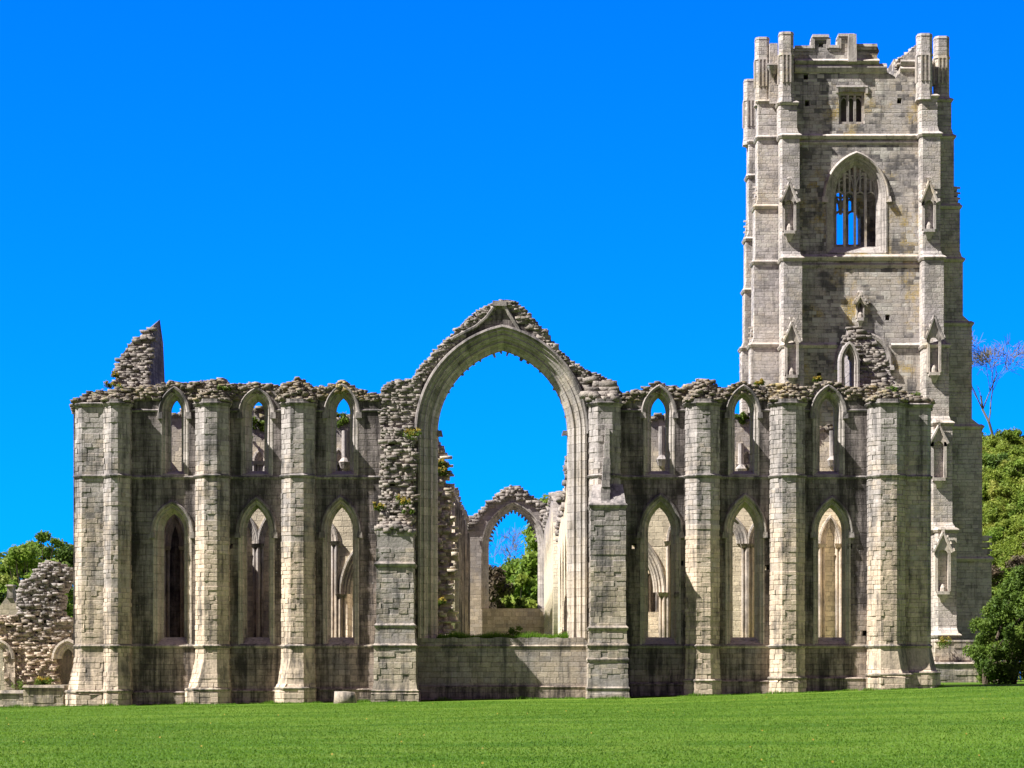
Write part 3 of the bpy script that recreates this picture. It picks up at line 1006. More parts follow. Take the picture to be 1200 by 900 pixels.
# broken rubble above, leaning back from the lost facing
pol = poly_at([(446, 622), (449, 560), (447, 505), (452, 500), (486, 497), (486, 545), (484.5, 622)], -0.2)
z_a, z_b = FZ(622, -0.2), FZ(500, -0.2)
yfun = lambda x, z: -1.05 + 1.0 * min(1, max(0, (z - z_a) / 1.8)) ** 0.6 + 0.7 * max(0, (z - z_a) / (z_b - z_a))
st = face_stones(pol, yfun, 0.14, 0.25, 0.16)
for _ in range(150):
    st.append((rnd.uniform(xa + .1, xb - .1), rnd.uniform(YP + .1, 0.6), zt + rnd.uniform(-0.05, 0.25), .4, .4, .24, rnd.uniform(-.5, .5)))
stones_mesh('broken_face', st, M['rubble'], pier, 61)
cb = MB()
cb.add([(pol[1][0] + .05, 0.3, zt - .2), (pol[-1][0] - .05, 0.3, zt - .2), (pol[-1][0] - .05, 1.0, z_b), (pol[1][0] + .05, 1.0, z_b),
        (pol[1][0] + .05, YW, zt - .2), (pol[-1][0] - .05, YW, zt - .2), (pol[-1][0] - .05, YW, z_b), (pol[1][0] + .05, YW, z_b)],
       [(0, 1, 2, 3), (1, 5, 6, 2), (4, 0, 3, 7), (3, 2, 6, 7)], 0)
cb.build('rubble_core', M['core'], pier)

xa2, xb2 = FX(692, YP), FX(733.5, YP)
zt2 = FZ(592, YP)
pf2 = lambda e: [(xa2 - e, YW + .02), (xa2 - e, YP - e), (xb2 + e, YP - e), (xb2 + e, YW + .02)]
gz2 = float(ground_z(xa2, 0)) - 0.05
mb = MB()
courses(mb, lambda z: pf2(0.16 if z < gz2 + 0.5 else (0.10 if z < ZS2 else 0.05 if z < FZ(736, YP) else 0.0)), gz2 - 0.4, zt2, 0.25, 0.018, 0.42, 0.09)
# weathered slope up to the shaft, and the broken spur of the lost upper stage
yb_ = -0.1
mb.add([(xa2, YP, zt2), (xb2, YP, zt2), (xb2 - 0.1, yb_, zt2 + 1.1), (xa2 + 0.15, yb_, zt2 + 1.1), (xa2, YW, zt2), (xb2, YW, zt2)], [(0, 1, 2, 3), (1, 5, 2), (0, 3, 4)], 0)
pier2 = mb.build('pier', M['pier'], chapel)
sx0, sx1 = FX(703.5, -1.6), FX(716.5, -1.6)
sp = MB()
zq = zt2 - 0.02
while zq < FZ(500, -1.6):
    hh = rnd.uniform(0.26, 0.42)
    t = (zq - zt2) / (FZ(500, -1.6) - zt2)
    sp.box(sx0 + rnd.uniform(0, .05) + 0.28 * t, sx1 - rnd.uniform(0, .05), YP + 0.25 + 0.5 * t + rnd.uniform(-.05, .05), 0.3, zq, zq + hh - 0.015, None, 0.012)
    zq += hh
sp.build('broken_spur', M['pier'], pier2)
strings('string_course', M['trim'], pier2, [(pf2(e), zz, pr_, 0.24) for zz, e, pr_ in ((ZS2, .1, .06), (FZ(736, YP), .05, .07), (zt2, .0, .08), (gz2 + .55, .12, .06), (FZ(773, YP), .1, .05))])
# the chamfered shaft above
x0, x1 = FX(690.5, 0.2), FX(727.5, 0.2)
pf = shaft_plan(x0, x1, 0.42, -0.05, YW + 0.02)
mb = MB()
courses(mb, lambda z: pf(0.0), zt2, ZCAP - 0.05, 0.27, 0.022, 0.42, 0.14)
sh = mb.build('buttress', M['blocks'], chapel)
tr = MB()
string(tr, pf(0.0), ZS1, 0.08, 0.18)
tr.build('string_course', M['trim'], sh)
cp = MB()
string(cp, pf(0.0), ZCAP, 0.13, 0.24, 0.3)
cp.prism(pf(0.06), ZCAP + 0.02, ZCAP + 0.2, None, 0)
cp.build('capital', M['trim'], sh)
pol = poly_at([(690, 470), (690, 440), (700, 438), (712, 446), (724, 458), (730, 470)], 0.3)
st = face_stones(pol, lambda x, z: 0.15 + 0.35 * (z - ZCAP), 0.24, 0.42, 0.08)
st += [(rnd.uniform(x0 + .1, x1 - .1), rnd.uniform(.1, 2.2), ZCAP + .1 + rnd.random() * .3, .4, .4, .25, rnd.random()) for _ in range(70)]
stones_mesh('rubble_cap', st, M['rubble'], sh, 67)

# string courses of the wall itself, bay by bay between the buttresses
for zz, pr_, hh in ((ZS1, 0.10, 0.2), (ZS2, 0.09, 0.22)):
    for a, b in ((151, 229), (267, 329), (367, 447 if zz == ZS1 else 441), (727, 805), (843, 905), (943, 1020), (1061, 1064)) + (((484, 692),) if zz == ZS2 else ()):
        tr = MB()
        string(tr, [(FX(a, YW) - 0.1, YW), (FX(b, YW) + 0.1, YW)], zz, pr_, hh)
        tr.build('string_course', M['trim'], chapel)
for a, b in ((151, 186), (223, 229), (267, 280), (322, 330), (367, 380), (422, 447), (727, 752), (793, 806), (843, 851), (892, 905), (943, 950), (992, 1021), (1061, 1064)):
    tr = MB()
    string(tr, [(FX(a, YW) - 0.05, YW), (FX(b, YW) + 0.05, YW)], FZ(481, YW), 0.08, 0.16)
    tr.build('string_course', M['trim'], chapel)
# plinth of the wall
for a, b in ((151, 228), (267, 330), (367, 441), (484, 692), (733, 805), (843, 905), (943, 1020)):
    p = MB()
    xA, xB = FX(a, YW), FX(b, YW)
    g0 = float(ground_z((xA + xB) / 2, 0))
    string(p, [(xA - .1, YW - 0.16), (xB + .1, YW - 0.16)], g0 + 0.62, 0.05, 0.14)
    p.box(xA - 0.1, xB + 0.1, YW - 0.17, YW + 0.1, g0 - 0.5, g0 + 0.58, 0.1)
    p.build('plinth', M['wall'], chapel)

# broken top: loose and mossy capping stones all along
ctop = poly_at(TOP, YW)
gable_line = [p for p in ctop if FX(488, YW) - .1 < p[0] < FX(700, YW)]
stones_mesh('wall_crest', crest_stones([p for p in ctop if p[0] < FX(450, YW)], YW + 0.02, YW + 1.4, 0.22, 0.12, 3, 0.13), M['crest'], chapel, 71)
stones_mesh('wall_crest', crest_stones([p for p in ctop if p[0] > FX(728, YW)], YW + 0.02, YW + 1.4, 0.22, 0.12, 3, 0.13), M['crest'], chapel, 72)
stones_mesh('arch_crest', crest_stones([p for p in ctop if FX(444, YW) < p[0] < FX(735, YW)], YW + 0.02, YW + 1.4, 0.20, 0.05, 2, 0.12), M['rubble'], chapel, 73)
# rubble facing between crest and mouldings
skip = [arch(ga_cx, ga_w + 0.24, ga_zs, ga_rise + .2, 0, 20, -1)]
pol = poly_at([(447, 620), (447, 462), (452, 452), (470, 446), (489, 441), (505, 418), (536, 386), (566, 361), (580, 355), (576, 372), (540, 396), (500, 440), (489, 470), (488, 510), (486, 620)], YW)
stones_mesh('rubble_facing', face_stones(pol, lambda x, z: YW - 0.02, 0.13, 0.24, 0.06, skip), M['rubble'], chapel, 75)
pol = poly_at([(592, 360), (602, 354), (626, 379), (655, 413), (690, 438), (692, 480), (688, 478), (676, 445), (640, 405)], YW)
stones_mesh('rubble_facing', face_stones(pol, lambda x, z: YW - 0.02, 0.22, 0.4, 0.05, skip), M['rubble'], chapel, 76)
for a, b in ((95, 188), (222, 282), (321, 382), (421, 447), (732, 754), (792, 853), (891, 952), (990, 1090)):
    tl = [p for p in TOP if a <= p[0] <= b]
    if len(tl) < 2: tl = [(a, 456), (b, 456)]
    pol = poly_at([(a, 469)] + tl + [(b, 469)], YW)
    stones_mesh('rubble_facing', face_stones(pol, lambda x, z: YW - 0.03, 0.13, 0.25, 0.14), M['crest'], chapel, 80 + a % 17)

# ---- end walls with what is left of their gables, and the west side of the chapel
YB = 13.0


def jag_poly(pts): return [pts[0]] + jag(pts[1:-1], 0.3, 0.08) + [pts[-1]]


XS0, XN1 = FX(100, YW), FX(1078, YW)
for (xo, pts, nm) in ((XS0, [(3.2, -1), (3.2, 14.6), (6, 14.2), (8, 13.6), (11, 13.8), (13.2, 14.2), (13.2, -1)], 0), (XN1 - 1.5, [(3.2, -1), (3.2, 14.7), (7, 14.5), (13.2, 14.4), (13.2, -1)], 1)):
    hs = [arch(cy, 0.55, 11.5, 1.4, 0, 8, 9.2) for cy in (6.2, 10.0)] + [arch(cy, 0.6, 6.6, 1.6, 0, 8, 3.2) for cy in (6.2, 10.0)]
    me = curve_plate(jag_poly(pts), hs, 0, 1.5)
    turn_plate(me, xo + 1.5)
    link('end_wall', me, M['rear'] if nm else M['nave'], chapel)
# south gable fragment: a thick broken end with a slice of the inner face behind
def gable_fragment(front, back, yf0, yf1, face, seedv, arch_at=None):
    f = [(x, z) for x, z in front]; b_ = [(x, z) for x, z in back]
    zl = min(p[1] for p in f); zh = max(p[1] for p in f)
    yf = lambda z: yf0 + (yf1 - yf0) * (z - zl) / (zh - zl)
    n = len(f)
    m_ = MB()
    vs = [(x, yf(z), z) for x, z in f] + [(x, 8.2 if z < zl + .5 else 7.2, z) for x, z in b_]
    m_.add(vs, [tuple(range(n))] + [(i, (i + 1) % n, n + (i + 1) % n, n + i) for i in range(n)] + [tuple(range(2 * n - 1, n - 1, -1))], 0)
    g_ = m_.build('gable_fragment', face, chapel)
    stones_mesh('broken_face', face_stones(f, lambda x, z: yf(z), 0.13, 0.25, 0.2), M['rubble'], g_, seedv)
    return g_


# south: right-hand outline is the inner arris
fr = [F(176, 455, 2.4), F(134, 455, 2.4), F(136, 432, 2.6), F(142, 414, 3.0), (F(150, 403, 3.2)), F(162, 393, 3.5), F(172, 385, 3.8), F(180, 380, 4.0), F(177, 400, 3.6), F(175, 425, 3)]
sc = lambda p: ((p[0]) * 1.0, p[1])
bk = [F(196, 455, 8), F(150, 455, 8), F(152, 440, 8), F(157, 420, 8), F(164, 405, 8), F(174, 394, 8), F(181, 386, 8), F(190, 377, 8), F(194, 405, 8), F(195, 430, 8)]
gable_fragment(fr, bk, 2.3, 4.2, M['wall'], 91)
fr = [F(1056, 462, 2.4), F(1010, 462, 2.4), F(1004, 440, 2.8), F(996, 415, 3.2), F(990, 400, 3.6), F(993, 384, 4), F(1004, 382, 4), F(1016, 390, 3.8), F(1027, 398, 3.6), F(1036, 415, 3.2), F(1043, 438, 3)]
bk = [F(1040, 462, 9), F(985, 462, 9), F(984, 440, 9), F(984, 415, 9), F(985, 405, 9), F(989, 392, 9), F(996, 388, 9), F(1005, 392, 9), F(1012, 400, 9), F(1020, 415, 9), F(1026, 438, 9)]
gable_fragment(fr, bk, 2.3, 4.2, M['rear'], 92)
# moulded jamb of the north gable lancet beside its broken end
gm = MB()
cxg = FX(994.5, 2.6)
sweep(gm, cxg, 0.42, FZ(425, 2.6), FZ(403, 2.6) - FZ(425, 2.6), [(-0.1, 2.9), (-0.08, 2.3), (0.02, 2.28), (0.06, 2.4), (0.12, 2.36), (0.16, 2.5), (0.22, 2.9), (0.24, 3.6)], FZ(462, 2.6), 8)
gm.build('gable_jamb', M['mould'], chapel)

# west side of the chapel: blind arcade and aisle arches
def rear_wall(outline_px, arcs, mat, fac):
    out = poly_at(outline_px, YB)
    hs = []
    for (c, w, s, a, s0, kind) in arcs:
        cx = FX(c, YB); wv = w * (YB - CAM_Y) / FPX
        hs.append(arch(cx, wv, FZ(s, YB), FZ(a, YB) - FZ(s, YB), 0, 10, FZ(s0, YB)))
    front = [out[0]] + jag(out[1:-1], 0.3, 0.09) + [out[-1]]
    wl_ = link('rear_wall', curve_plate(front, hs, YB, YB + 0.15), mat, chapel)
    hs2 = [h_ for h_, a in zip(hs, arcs) if a[5] == 'open']
    o2 = [(x, z - (0.03 if z > 0 else 0)) for x, z in front]
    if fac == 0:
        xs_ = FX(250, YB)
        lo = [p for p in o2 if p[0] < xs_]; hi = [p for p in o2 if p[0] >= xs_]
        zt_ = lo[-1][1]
        link('rear_wall', curve_plate(lo + [(xs_, zt_), (xs_, o2[0][1])], [], YB + 0.154, YB + 1.3), M['wall'], chapel)  # darker stone on this plate deepens the corner's shade by colour
        link('rear_wall', curve_plate([(xs_ + .003, o2[0][1]), (xs_ + .003, zt_)] + hi, hs2, YB + 0.154, YB + 1.3), mat, chapel)
    else:
        link('rear_wall', curve_plate(o2, hs2, YB + 0.154, YB + 1.3), mat, chapel)
    for (c, w, s, a, s0, kind), h_ in zip(arcs, hs):
        cx = FX(c, YB); wv = w * (YB - CAM_Y) / FPX
        q = MB()
        d = 1.3 if kind == 'open' else 0.15
        fz = 1.0 if kind == 'open' else 0.38
        k = min(0.5, wv * 0.55)
        pr = [(-0.16, YB + 0.01), (-0.14, YB - 0.10), (-0.04, YB - 0.12), (0.0, YB - 0.02), (k * .15, YB + 0.06 * fz), (k * .3, YB + 0.02 * fz), (k * .45, YB + 0.12 * fz), (k * .62, YB + 0.09 * fz), (k * .75, YB + 0.2 * fz), (k * .9, YB + 0.2 * fz), (k, YB + 0.3 * fz), (k, YB + d)]
        sweep(q, cx, wv, FZ(s, YB), FZ(a, YB) - FZ(s, YB), pr, None, 10)
        q.build('wall_arch', M['mould'], wl_)
        for sx in (-1, 1):
            q = MB()
            for dd, rr, yy in ((0.06, 0.11, -0.06), (-0.14, 0.09, 0.04)):
                xx = cx + sx * (wv + dd)
                q.tube([(xx, YB + yy, FZ(s0, YB)), (xx, YB + yy, FZ(s, YB) - 0.2)], rr, 8, 0.3)
            xx = cx + sx * wv
            q.prism([(xx - .24, YB + .2), (xx - .24, YB - .16), (xx + .24, YB - .16), (xx + .24, YB + .2)], FZ(s, YB) - 0.22, FZ(s, YB) - 0.02,
                    [(xx - .3, YB + .2), (xx - .3, YB - .24), (xx + .3, YB - .24), (xx + .3, YB + .2)], 0.2)
            q.build('shaft', M['blocks'], wl_)
    return wl_


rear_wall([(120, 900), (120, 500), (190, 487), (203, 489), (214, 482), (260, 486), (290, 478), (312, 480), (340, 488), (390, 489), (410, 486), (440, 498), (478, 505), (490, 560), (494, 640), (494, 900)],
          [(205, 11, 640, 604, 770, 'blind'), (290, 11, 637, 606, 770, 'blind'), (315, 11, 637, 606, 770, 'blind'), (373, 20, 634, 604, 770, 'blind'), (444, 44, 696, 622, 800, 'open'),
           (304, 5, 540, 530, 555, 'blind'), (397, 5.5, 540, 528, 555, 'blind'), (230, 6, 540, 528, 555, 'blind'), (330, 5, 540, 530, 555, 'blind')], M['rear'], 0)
rear_wall([(704, 900), (706, 620), (708, 540), (712, 505), (740, 492), (762, 488), (785, 486), (820, 490), (862, 486), (880, 487), (900, 492), (940, 503), (1000, 498), (1060, 495), (1060, 900)],
          [(741, 36, 694, 622, 800, 'open'), (800, 16, 634, 604, 770, 'blind'), (852, 22, 637, 603, 770, 'blind'), (895, 17, 637, 606, 770, 'blind'), (938, 15, 637, 606, 770, 'blind'), (973, 11, 637, 608, 770, 'blind'), (1001, 11, 637, 608, 770, 'blind'),
           (875, 7, 544, 530, 558, 'blind'), (765, 5, 640, 628, 660, 'blind')][:8], M['rear'], 1)
# clerestory corbels and shafts on the west side
for pxx, y0_, y1_ in ((775, 500, 545), (868, 520, 556), (975, 505, 546), (318, 500, 548), (404, 505, 548)):
    q = MB()
    xx = FX(pxx, YB)
    q.tube([(xx, YB - .12, FZ(y1_ - 6, YB)), (xx, YB - .12, FZ(y0_, YB))], 0.16, 8, 0.2)
    q.tube([(xx, YB - .05, FZ(y1_ + 4, YB)), (xx, YB - .2, FZ(y1_, YB)), (xx, YB - .28, FZ(y1_ - 6, YB)), (xx, YB - .2, FZ(y1_ - 9, YB))], [0.08, 0.22, 0.32, 0.2], 8, 0)
    q.build('wall_shaft', M['blocks'], chapel)
for line in ([(190, 487), (214, 482), (260, 486), (290, 478), (312, 480), (340, 488), (390, 489), (410, 486), (440, 498), (478, 505)],
             [(712, 505), (740, 492), (762, 488), (785, 486), (820, 490), (862, 486), (880, 487), (900, 492), (940, 503), (1000, 498), (1060, 495)]):
    stones_mesh('wall_crest', crest_stones(poly_at(line, YB), YB, YB + 1.2, 0.36, 0.14, 2, 0.3), M['crest'], chapel, 95)

# ------------------------------------------------------------------ presbytery and nave walls running west
def long_wall(name, x, y0, y1, z_line, holes_, mat, label, inner_side):
    pts = [(y0, -1)] + jag(z_line, 0.5, 0.15) + [(y1, -1)]
    me = curve_plate(pts, holes_, 0, 1.4)
    turn_plate(me, x + 1.4 if inner_side < 0 else x)
    t = empty(name, (x, (y0 + y1) / 2, 0), label, 'wall')
    if inner_side > 0:
        me2 = me
    link('wall', me, mat, t)
    st = [(x + (0.7 if inner_side < 0 else -0.7) + rnd.uniform(-.6, .6), yy, zz + rnd.uniform(-.15, .25), .5, .6, .32, rnd.random())
          for yy, zz in jag(z_line, 0.35, 0.1) for _ in range(3)]
    stones_mesh('wall_crest', st, M['rubble'], t, 101)
    return t


XL, XR = -4.3, 4.5
hl = [arch(cy, 2.1, 6.5, 3.0, 0, 8, 0.2) for cy in (21, 28, 35)]
pres = long_wall('presbytery_wall', XL - 1.4, YB + 1.4, 44, [(YB + 1.4, 14.3), (17, 14.6), (22, 14.4), (26, 13.2), (31, 12.6), (36, 11.9), (44, 10.5)], [], M['rear'],
                 'broken presbytery side wall in shade behind the great arch, on its south side', -1)
stn = face_stones(poly_at([(503, 760), (503, 512), (514, 510), (521, 528), (528, 555), (531, 580), (533, 620), (533, 760)], YB), lambda x, z: YB + 0.9, 0.17, 0.32, 0.35)
stones_mesh('broken_end', stn, M['pale'], pres, 103)
pq = MB()
pz0, pz1 = FZ(760, YB), FZ(560, YB)
pq.box(FX(505, YB), FX(528, YB), YB + 1.05, YB + 1.6, -1, FZ(585, YB), 0)
pq.box(FX(505, YB), FX(519, YB), YB + 1.05, YB + 1.6, FZ(585, YB), FZ(520, YB), 0)
pq.build('respond', M['pale'], pres)
nvl = long_wall('nave_wall', XL - 1.4, 62, 112, [(62, 14.0), (64, 15.3), (80, 15.2), (95, 15.6), (112, 16.2)], [arch(cy, 0.9, 12.0, 1.2, 0, 6, 10.2) for cy in range(66, 112, 6)] + [arch(cy, 2.0, 5.5, 2.6, 0, 6, 0.2) for cy in range(66, 112, 6)],
                M['rear'], 'long shaded nave wall with arches, running back to the far gable on the left', -1)
nq = MB()
string(nq, [(XL, 112), (XL, 62)], 9.4, -0.14, 0.35)
for cy in range(63, 112, 6): nq.box(XL - 0.1, XL + 0.28, cy - .35, cy + .35, -1, 14.6, None)
nq.build('string_course', M['trim'], nvl)
prs = long_wall('presbytery_wall', XR, YB + 1.4, 44, [(YB + 1.4, 13.0), (20, 12.0), (26, 11.0), (34, 11.5), (44, 10.5)], [arch(cy, 2.1, 6.5, 3.0, 0, 8, 0.2) for cy in (21, 28, 35)], M['rear'],
                'sunlit broken presbytery wall with arches behind the right pier of the great arch', 1)
nvr = long_wall('nave_wall', XR, 62, 112, [(62, 14.5), (70, 15.3), (84, 15.0), (98, 15.4), (112, 15.6)], [arch(cy, 0.9, 12.0, 1.2, 0, 6, 10.2) for cy in range(66, 112, 6)] + [arch(cy, 2.0, 5.5, 2.6, 0, 6, 0.2) for cy in range(66, 112, 6)],
                M['rear'], 'sunlit nave wall with arches, running back to the far gable on the right', 1)
nq = MB()
string(nq, [(XR, 62), (XR, 112)], 9.4, -0.14, 0.35)
for cy in range(63, 112, 6): nq.box(XR - .28, XR + .1, cy - .35, cy + .35, -1, 14.6, None)
nq.build('string_course', M['trim'], nvr)
# aisle walls seen through the lancets
al = empty('aisle_wall', (10.2, 30, 0), 'sunlit aisle wall with tracery windows seen through the lancets right of the great arch', 'wall')
me = curve_plate([(14.4, -1)] + jag([(14.4, 9.5), (20, 10.2), (30, 9.6), (46, 9.8)], .4, .15) + [(46, -1)], [arch(cy, 1.2, 6.0, 1.8, 0, 8, 3.6) for cy in (18, 24, 30, 36, 42)], 0, 1.2)
turn_plate(me, 10.2 + 1.2); link('wall', me, M['rear'], al)
for cy in (18, 24, 30, 36, 42):
    q = MB()
    for o_ in (-0.4, 0.4): q.tube([(10.8, cy + o_, 3.6), (10.8, cy + o_, 6.9)], 0.09, 6, 0)
    for o_ in (-0.8, 0, 0.8): q.tube([(10.8, cy + o_ + 0.4 * math.cos(a), 6.0 + 0.6 * math.sin(a)) for a in np.linspace(0, math.pi, 7)], 0.08, 6, 0)
    q.build('tracery', M['trim'], al)
al2 = empty('aisle_wall', (-11.5, 30, 0), 'shaded aisle wall with windows seen through the lancets left of the great arch', 'wall')
me = curve_plate([(14.4, -1)] + jag([(14.4, 9.5), (20, 10.0), (30, 9.0), (46, 9.8)], .4, .15) + [(46, -1)], [arch(cy, 0.8, 6.0, 1.6, 0, 8, 3.6) for cy in (18, 24, 30, 36, 42)], 0, 1.2)
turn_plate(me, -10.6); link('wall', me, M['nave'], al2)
tw = empty('transept_wall', (8, 47, 0), 'plain sunlit transept wall closing the right aisle behind the chapel', 'wall')
link('wall', curve_plate([(5.9, -1)] + jag([(5.9, 12.0), (9, 12.6), (13, 12.2), (18.4, 12.8)], .4, .15) + [(18.4, -1)], [arch(9.7, 0.7, 7.4, 1.0, 0, 8, 5.6)], 46.6, 47.8), M['rear'], tw)
q = MB()
for o_ in (-.25, .25): q.tube([(9.7 + o_, 46.9, 5.6), (9.7 + o_, 46.9, 8.1)], .08, 6, 0)
q.build('tracery', M['trim'], tw)
link('blocking', curve_plate([(8.6, 5), (10.8, 5), (10.8, 9), (8.6, 9)], [], 47.3, 47.7), M['core'], tw)
tw2 = empty('transept_wall', (-8, 47, 0), 'plain transept wall with an arch closing the left aisle behind the chapel', 'wall')
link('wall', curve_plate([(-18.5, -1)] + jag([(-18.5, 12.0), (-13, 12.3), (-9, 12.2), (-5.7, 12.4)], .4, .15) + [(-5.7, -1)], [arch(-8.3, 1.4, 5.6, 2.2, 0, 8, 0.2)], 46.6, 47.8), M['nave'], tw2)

# far west gable of the nave with its great empty window
YG = 113.0
wg = empty('gable_wall', (0, YG, 0), 'far ruined gable wall with a tall empty pointed window, seen through the great arch', 'wall')
gl = [(536, 900), (536, 612), (549, 609), (556, 606), (566, 596), (576, 587), (588, 576), (597, 570), (604, 569), (612, 573), (622, 582), (632, 588), (640, 594), (648, 601), (656, 604), (660, 612), (670, 618), (670, 900)]
wcx, ww = FX(601.5, YG), (657 - 600 - 26) * 0 + 37.5 * (YG - CAM_Y) / FPX
wzs = FZ(640, YG); wr = FZ(588, YG) - wzs; wz0 = FZ(713, YG)
o_ = poly_at(gl, YG)
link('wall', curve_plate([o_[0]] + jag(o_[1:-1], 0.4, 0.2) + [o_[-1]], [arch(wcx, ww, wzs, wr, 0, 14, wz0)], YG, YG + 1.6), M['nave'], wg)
q = MB()
Tg = ww - 28.8 * (YG - CAM_Y) / FPX
sweep(q, wcx, ww, wzs, wr, [(0, YG + .02), (0, YG - .12), (.12, YG - .1), (.16, YG + .1), (.3, YG + .14), (.34, YG + .4), (.5, YG + .45), (Tg, YG + .7), (Tg, YG + 1.0), (0, YG + 1.6)], wz0, 16)
gw = q.build('window_surround', M['mould'], wg)
ii = arch(wcx, ww, wzs, wr, Tg, 22)
for k in range(3, len(ii) - 3, 2):
    q = MB(); a, b = ii[k]
    dx, dz = wcx - a, wzs - b; l = math.hypot(dx, dz)
    q.tube([(a, YG + .85, b), (a + dx / l * rnd.uniform(.15, .4), YG + .85, b + dz / l * rnd.uniform(.15, .4))], [0.18, 0.06], 5)
    q.build('cusp', M['trim'], gw)
stones_mesh('gable_crest', crest_stones(poly_at(gl[1:-1], YG), YG, YG + 1.5, 0.36, 0.13, 2, 0.3) + face_stones(poly_at([(549, 609), (566, 596), (588, 576), (600, 569), (612, 573), (640, 594), (656, 604), (660, 625), (646, 615), (625, 592), (601, 582), (576, 594), (560, 612), (549, 625)], YG), lambda x, z: YG - .05, .3, .5, .3), M['rubble'], wg, 111)


# ------------------------------------------------------------------ the bell tower
YT = 52.0
TX0, TX1 = FX(932, YT), FX(1080, YT)
TY1 = YT + (TX1 - TX0)
tower = empty('bell_tower', ((TX0 + TX1) / 2, YT, 1.0), 'tall square grey stone bell tower with stepped buttresses and a broken battlement', 'tower')
TG = 0.3
ztw = FZ(84, YT)


def tw_win(cx, w, zs, rise, z0): return arch(cx, w, zs, rise, 0, 14, z0)


WL, WR = FX(972, YT), FX(1043, YT)
tcx, tww = FX(1003.8, YT), (FX(1040, YT) - FX(968, YT)) / 2
tzs = FZ(229, YT); trise = FZ(180, YT) - tzs; tz0 = FZ(296, YT)
rect = [F(983, 107.5, YT), F(1013, 107.5, YT), F(1013, 145, YT), F(983, 145, YT)]
star = [(FX(962, YT) + r_ * math.cos(a), FZ(52.5, YT) + r_ * math.sin(a)) for a, r_ in [(k * math.pi / 4 + math.pi / 4, 0.26 if k % 2 == 0 else 0.15) for k in range(8)]]
top_e = [(930, 57), (952, 56), (952, 43), (971, 43), (971, 55.5), (983, 55.5), (983, 42), (1001, 42), (1001, 55), (1028, 54), (1030.5, 60), (1027.5, 66), (1030, 72), (1029, 76), (1038, 79), (1040, 85), (1046, 88), (1050.5, 92), (1054, 86), (1055, 75), (1057, 65), (1066, 63), (1069, 56), (1076, 50), (1079, 50)]
te = poly_at(top_e, YT)
ow = [(TX0 - 0.3, TG - 1)] + te + [(TX1 + 0.3, TG - 1)]
link('wall', curve_plate(ow, [tw_win(tcx, tww, tzs, trise, tz0), rect, star] + [[(FX(a, YT) - .16, FZ(b, YT) - .2), (FX(a, YT) - .16, FZ(b, YT) + .2), (FX(a, YT) + .16, FZ(b, YT) + .2), (FX(a, YT) + .16, FZ(b, YT) - .2)] for a, b in ((1054, 118), (944.5, 90), (946, 121), (1040, 372), (960, 440))], YT, YT + 1.7), M['tower'], tower)
# the other three walls; the west one has the same window
zcr = FZ(80, YT)
wpts = [(TX0, TG - 1), (TX0, zcr)]
x = TX0; k = 0
while x < TX1 - .01:
    nxt = min(x + 1.1, TX1); zz = zcr + (1.9 if k % 2 else 1.1)
    wpts += [(x, zz), (nxt, zz)]; x = nxt; k += 1
wpts += [(TX1, zcr), (TX1, TG - 1)]
wpts = [wpts[0]] + [p for i, p in enumerate(wpts[1:-1]) if i == 0 or p != wpts[i]] + [wpts[-1]]
link('wall', curve_plate(wpts, [tw_win(tcx, tww - .8, tzs, trise - .8, tz0)], TY1 - 1.7, TY1), M['tower'], tower)
for xo in (TX0, TX1 - 1.7):
    ypts = [(YT + 1.703, TG - 1), (YT + 1.703, zcr + 1.1), (TY1 - 1.703, zcr + 1.1), (TY1 - 1.703, TG - 1)]
    me = curve_plate(ypts, [tw_win((YT + TY1) / 2, tww - .2, tzs, trise - .2, tz0)], 0, 1.7)
    turn_plate(me, xo + 1.7); link('wall', me, M['tower'], tower)


def tracery(cx, w, zs, rise, z0, yc, lights, r, parent, rows=True):
    q = MB()
    xs = [cx - w + 2 * w * i / lights for i in range(lights + 1)]
    Rr = (w * w + rise * rise) / (2 * w); c = Rr - w
    head = lambda x: zs + math.sqrt(max(Rr * Rr - (abs(x - cx) + c) ** 2, 0))
    lw = 2 * w / lights
    for i in range(1, lights):
        q.box(xs[i] - r, xs[i] + r, yc - r * 1.5, yc + r * 1.5, z0, head(xs[i]), 0.5)
    for i in range(lights):
        m_ = (xs[i] + xs[i + 1]) / 2
        a_ = arch(m_, lw / 2, zs, lw * 0.55, 0, 5)
        q.tube([(a, yc, b) for a, b in a_], r * 0.8, 5, 0.4)
        ht = head(m_)
        if ht - zs > lw * 0.7: q.box(m_ - r * .7, m_ + r * .7, yc - r, yc + r, zs + lw * .55, ht, 0.4)
        # small upper panels
        for (a0, a1) in ((xs[i], m_), (m_, xs[i + 1])):
            hm = head((a0 + a1) / 2)
            zz = zs + lw * 0.5 + (hm - zs - lw * .5) * 0.55
            if hm - zs > lw * 1.3:
                q.tube([(p, yc, b) for p, b in arch((a0 + a1) / 2, lw / 4, zz, lw * .3, 0, 4)], r * .65, 5, 0.4)
    if rows:
        n = 7
        for sx in (-1, 1):
            q.tube([(cx + sx * w * 0.5 * t, yc, zs + (head(cx + sx * w * .5) - zs) * (0.15 + 0.85 * math.sqrt(1 - (1 - t) ** 2))) for t in np.linspace(0, 1, n)], r * .9, 5, 0.4)
            q.tube([(cx + sx * w * (1 - 0.5 * t), yc, zs + (head(cx + sx * w * .5) - zs) * math.sqrt(1 - (1 - t) ** 2) * 0.9) for t in np.linspace(0, 1, n)], r * .9, 5, 0.4)
    return q.build('tracery', M['towert'], parent)


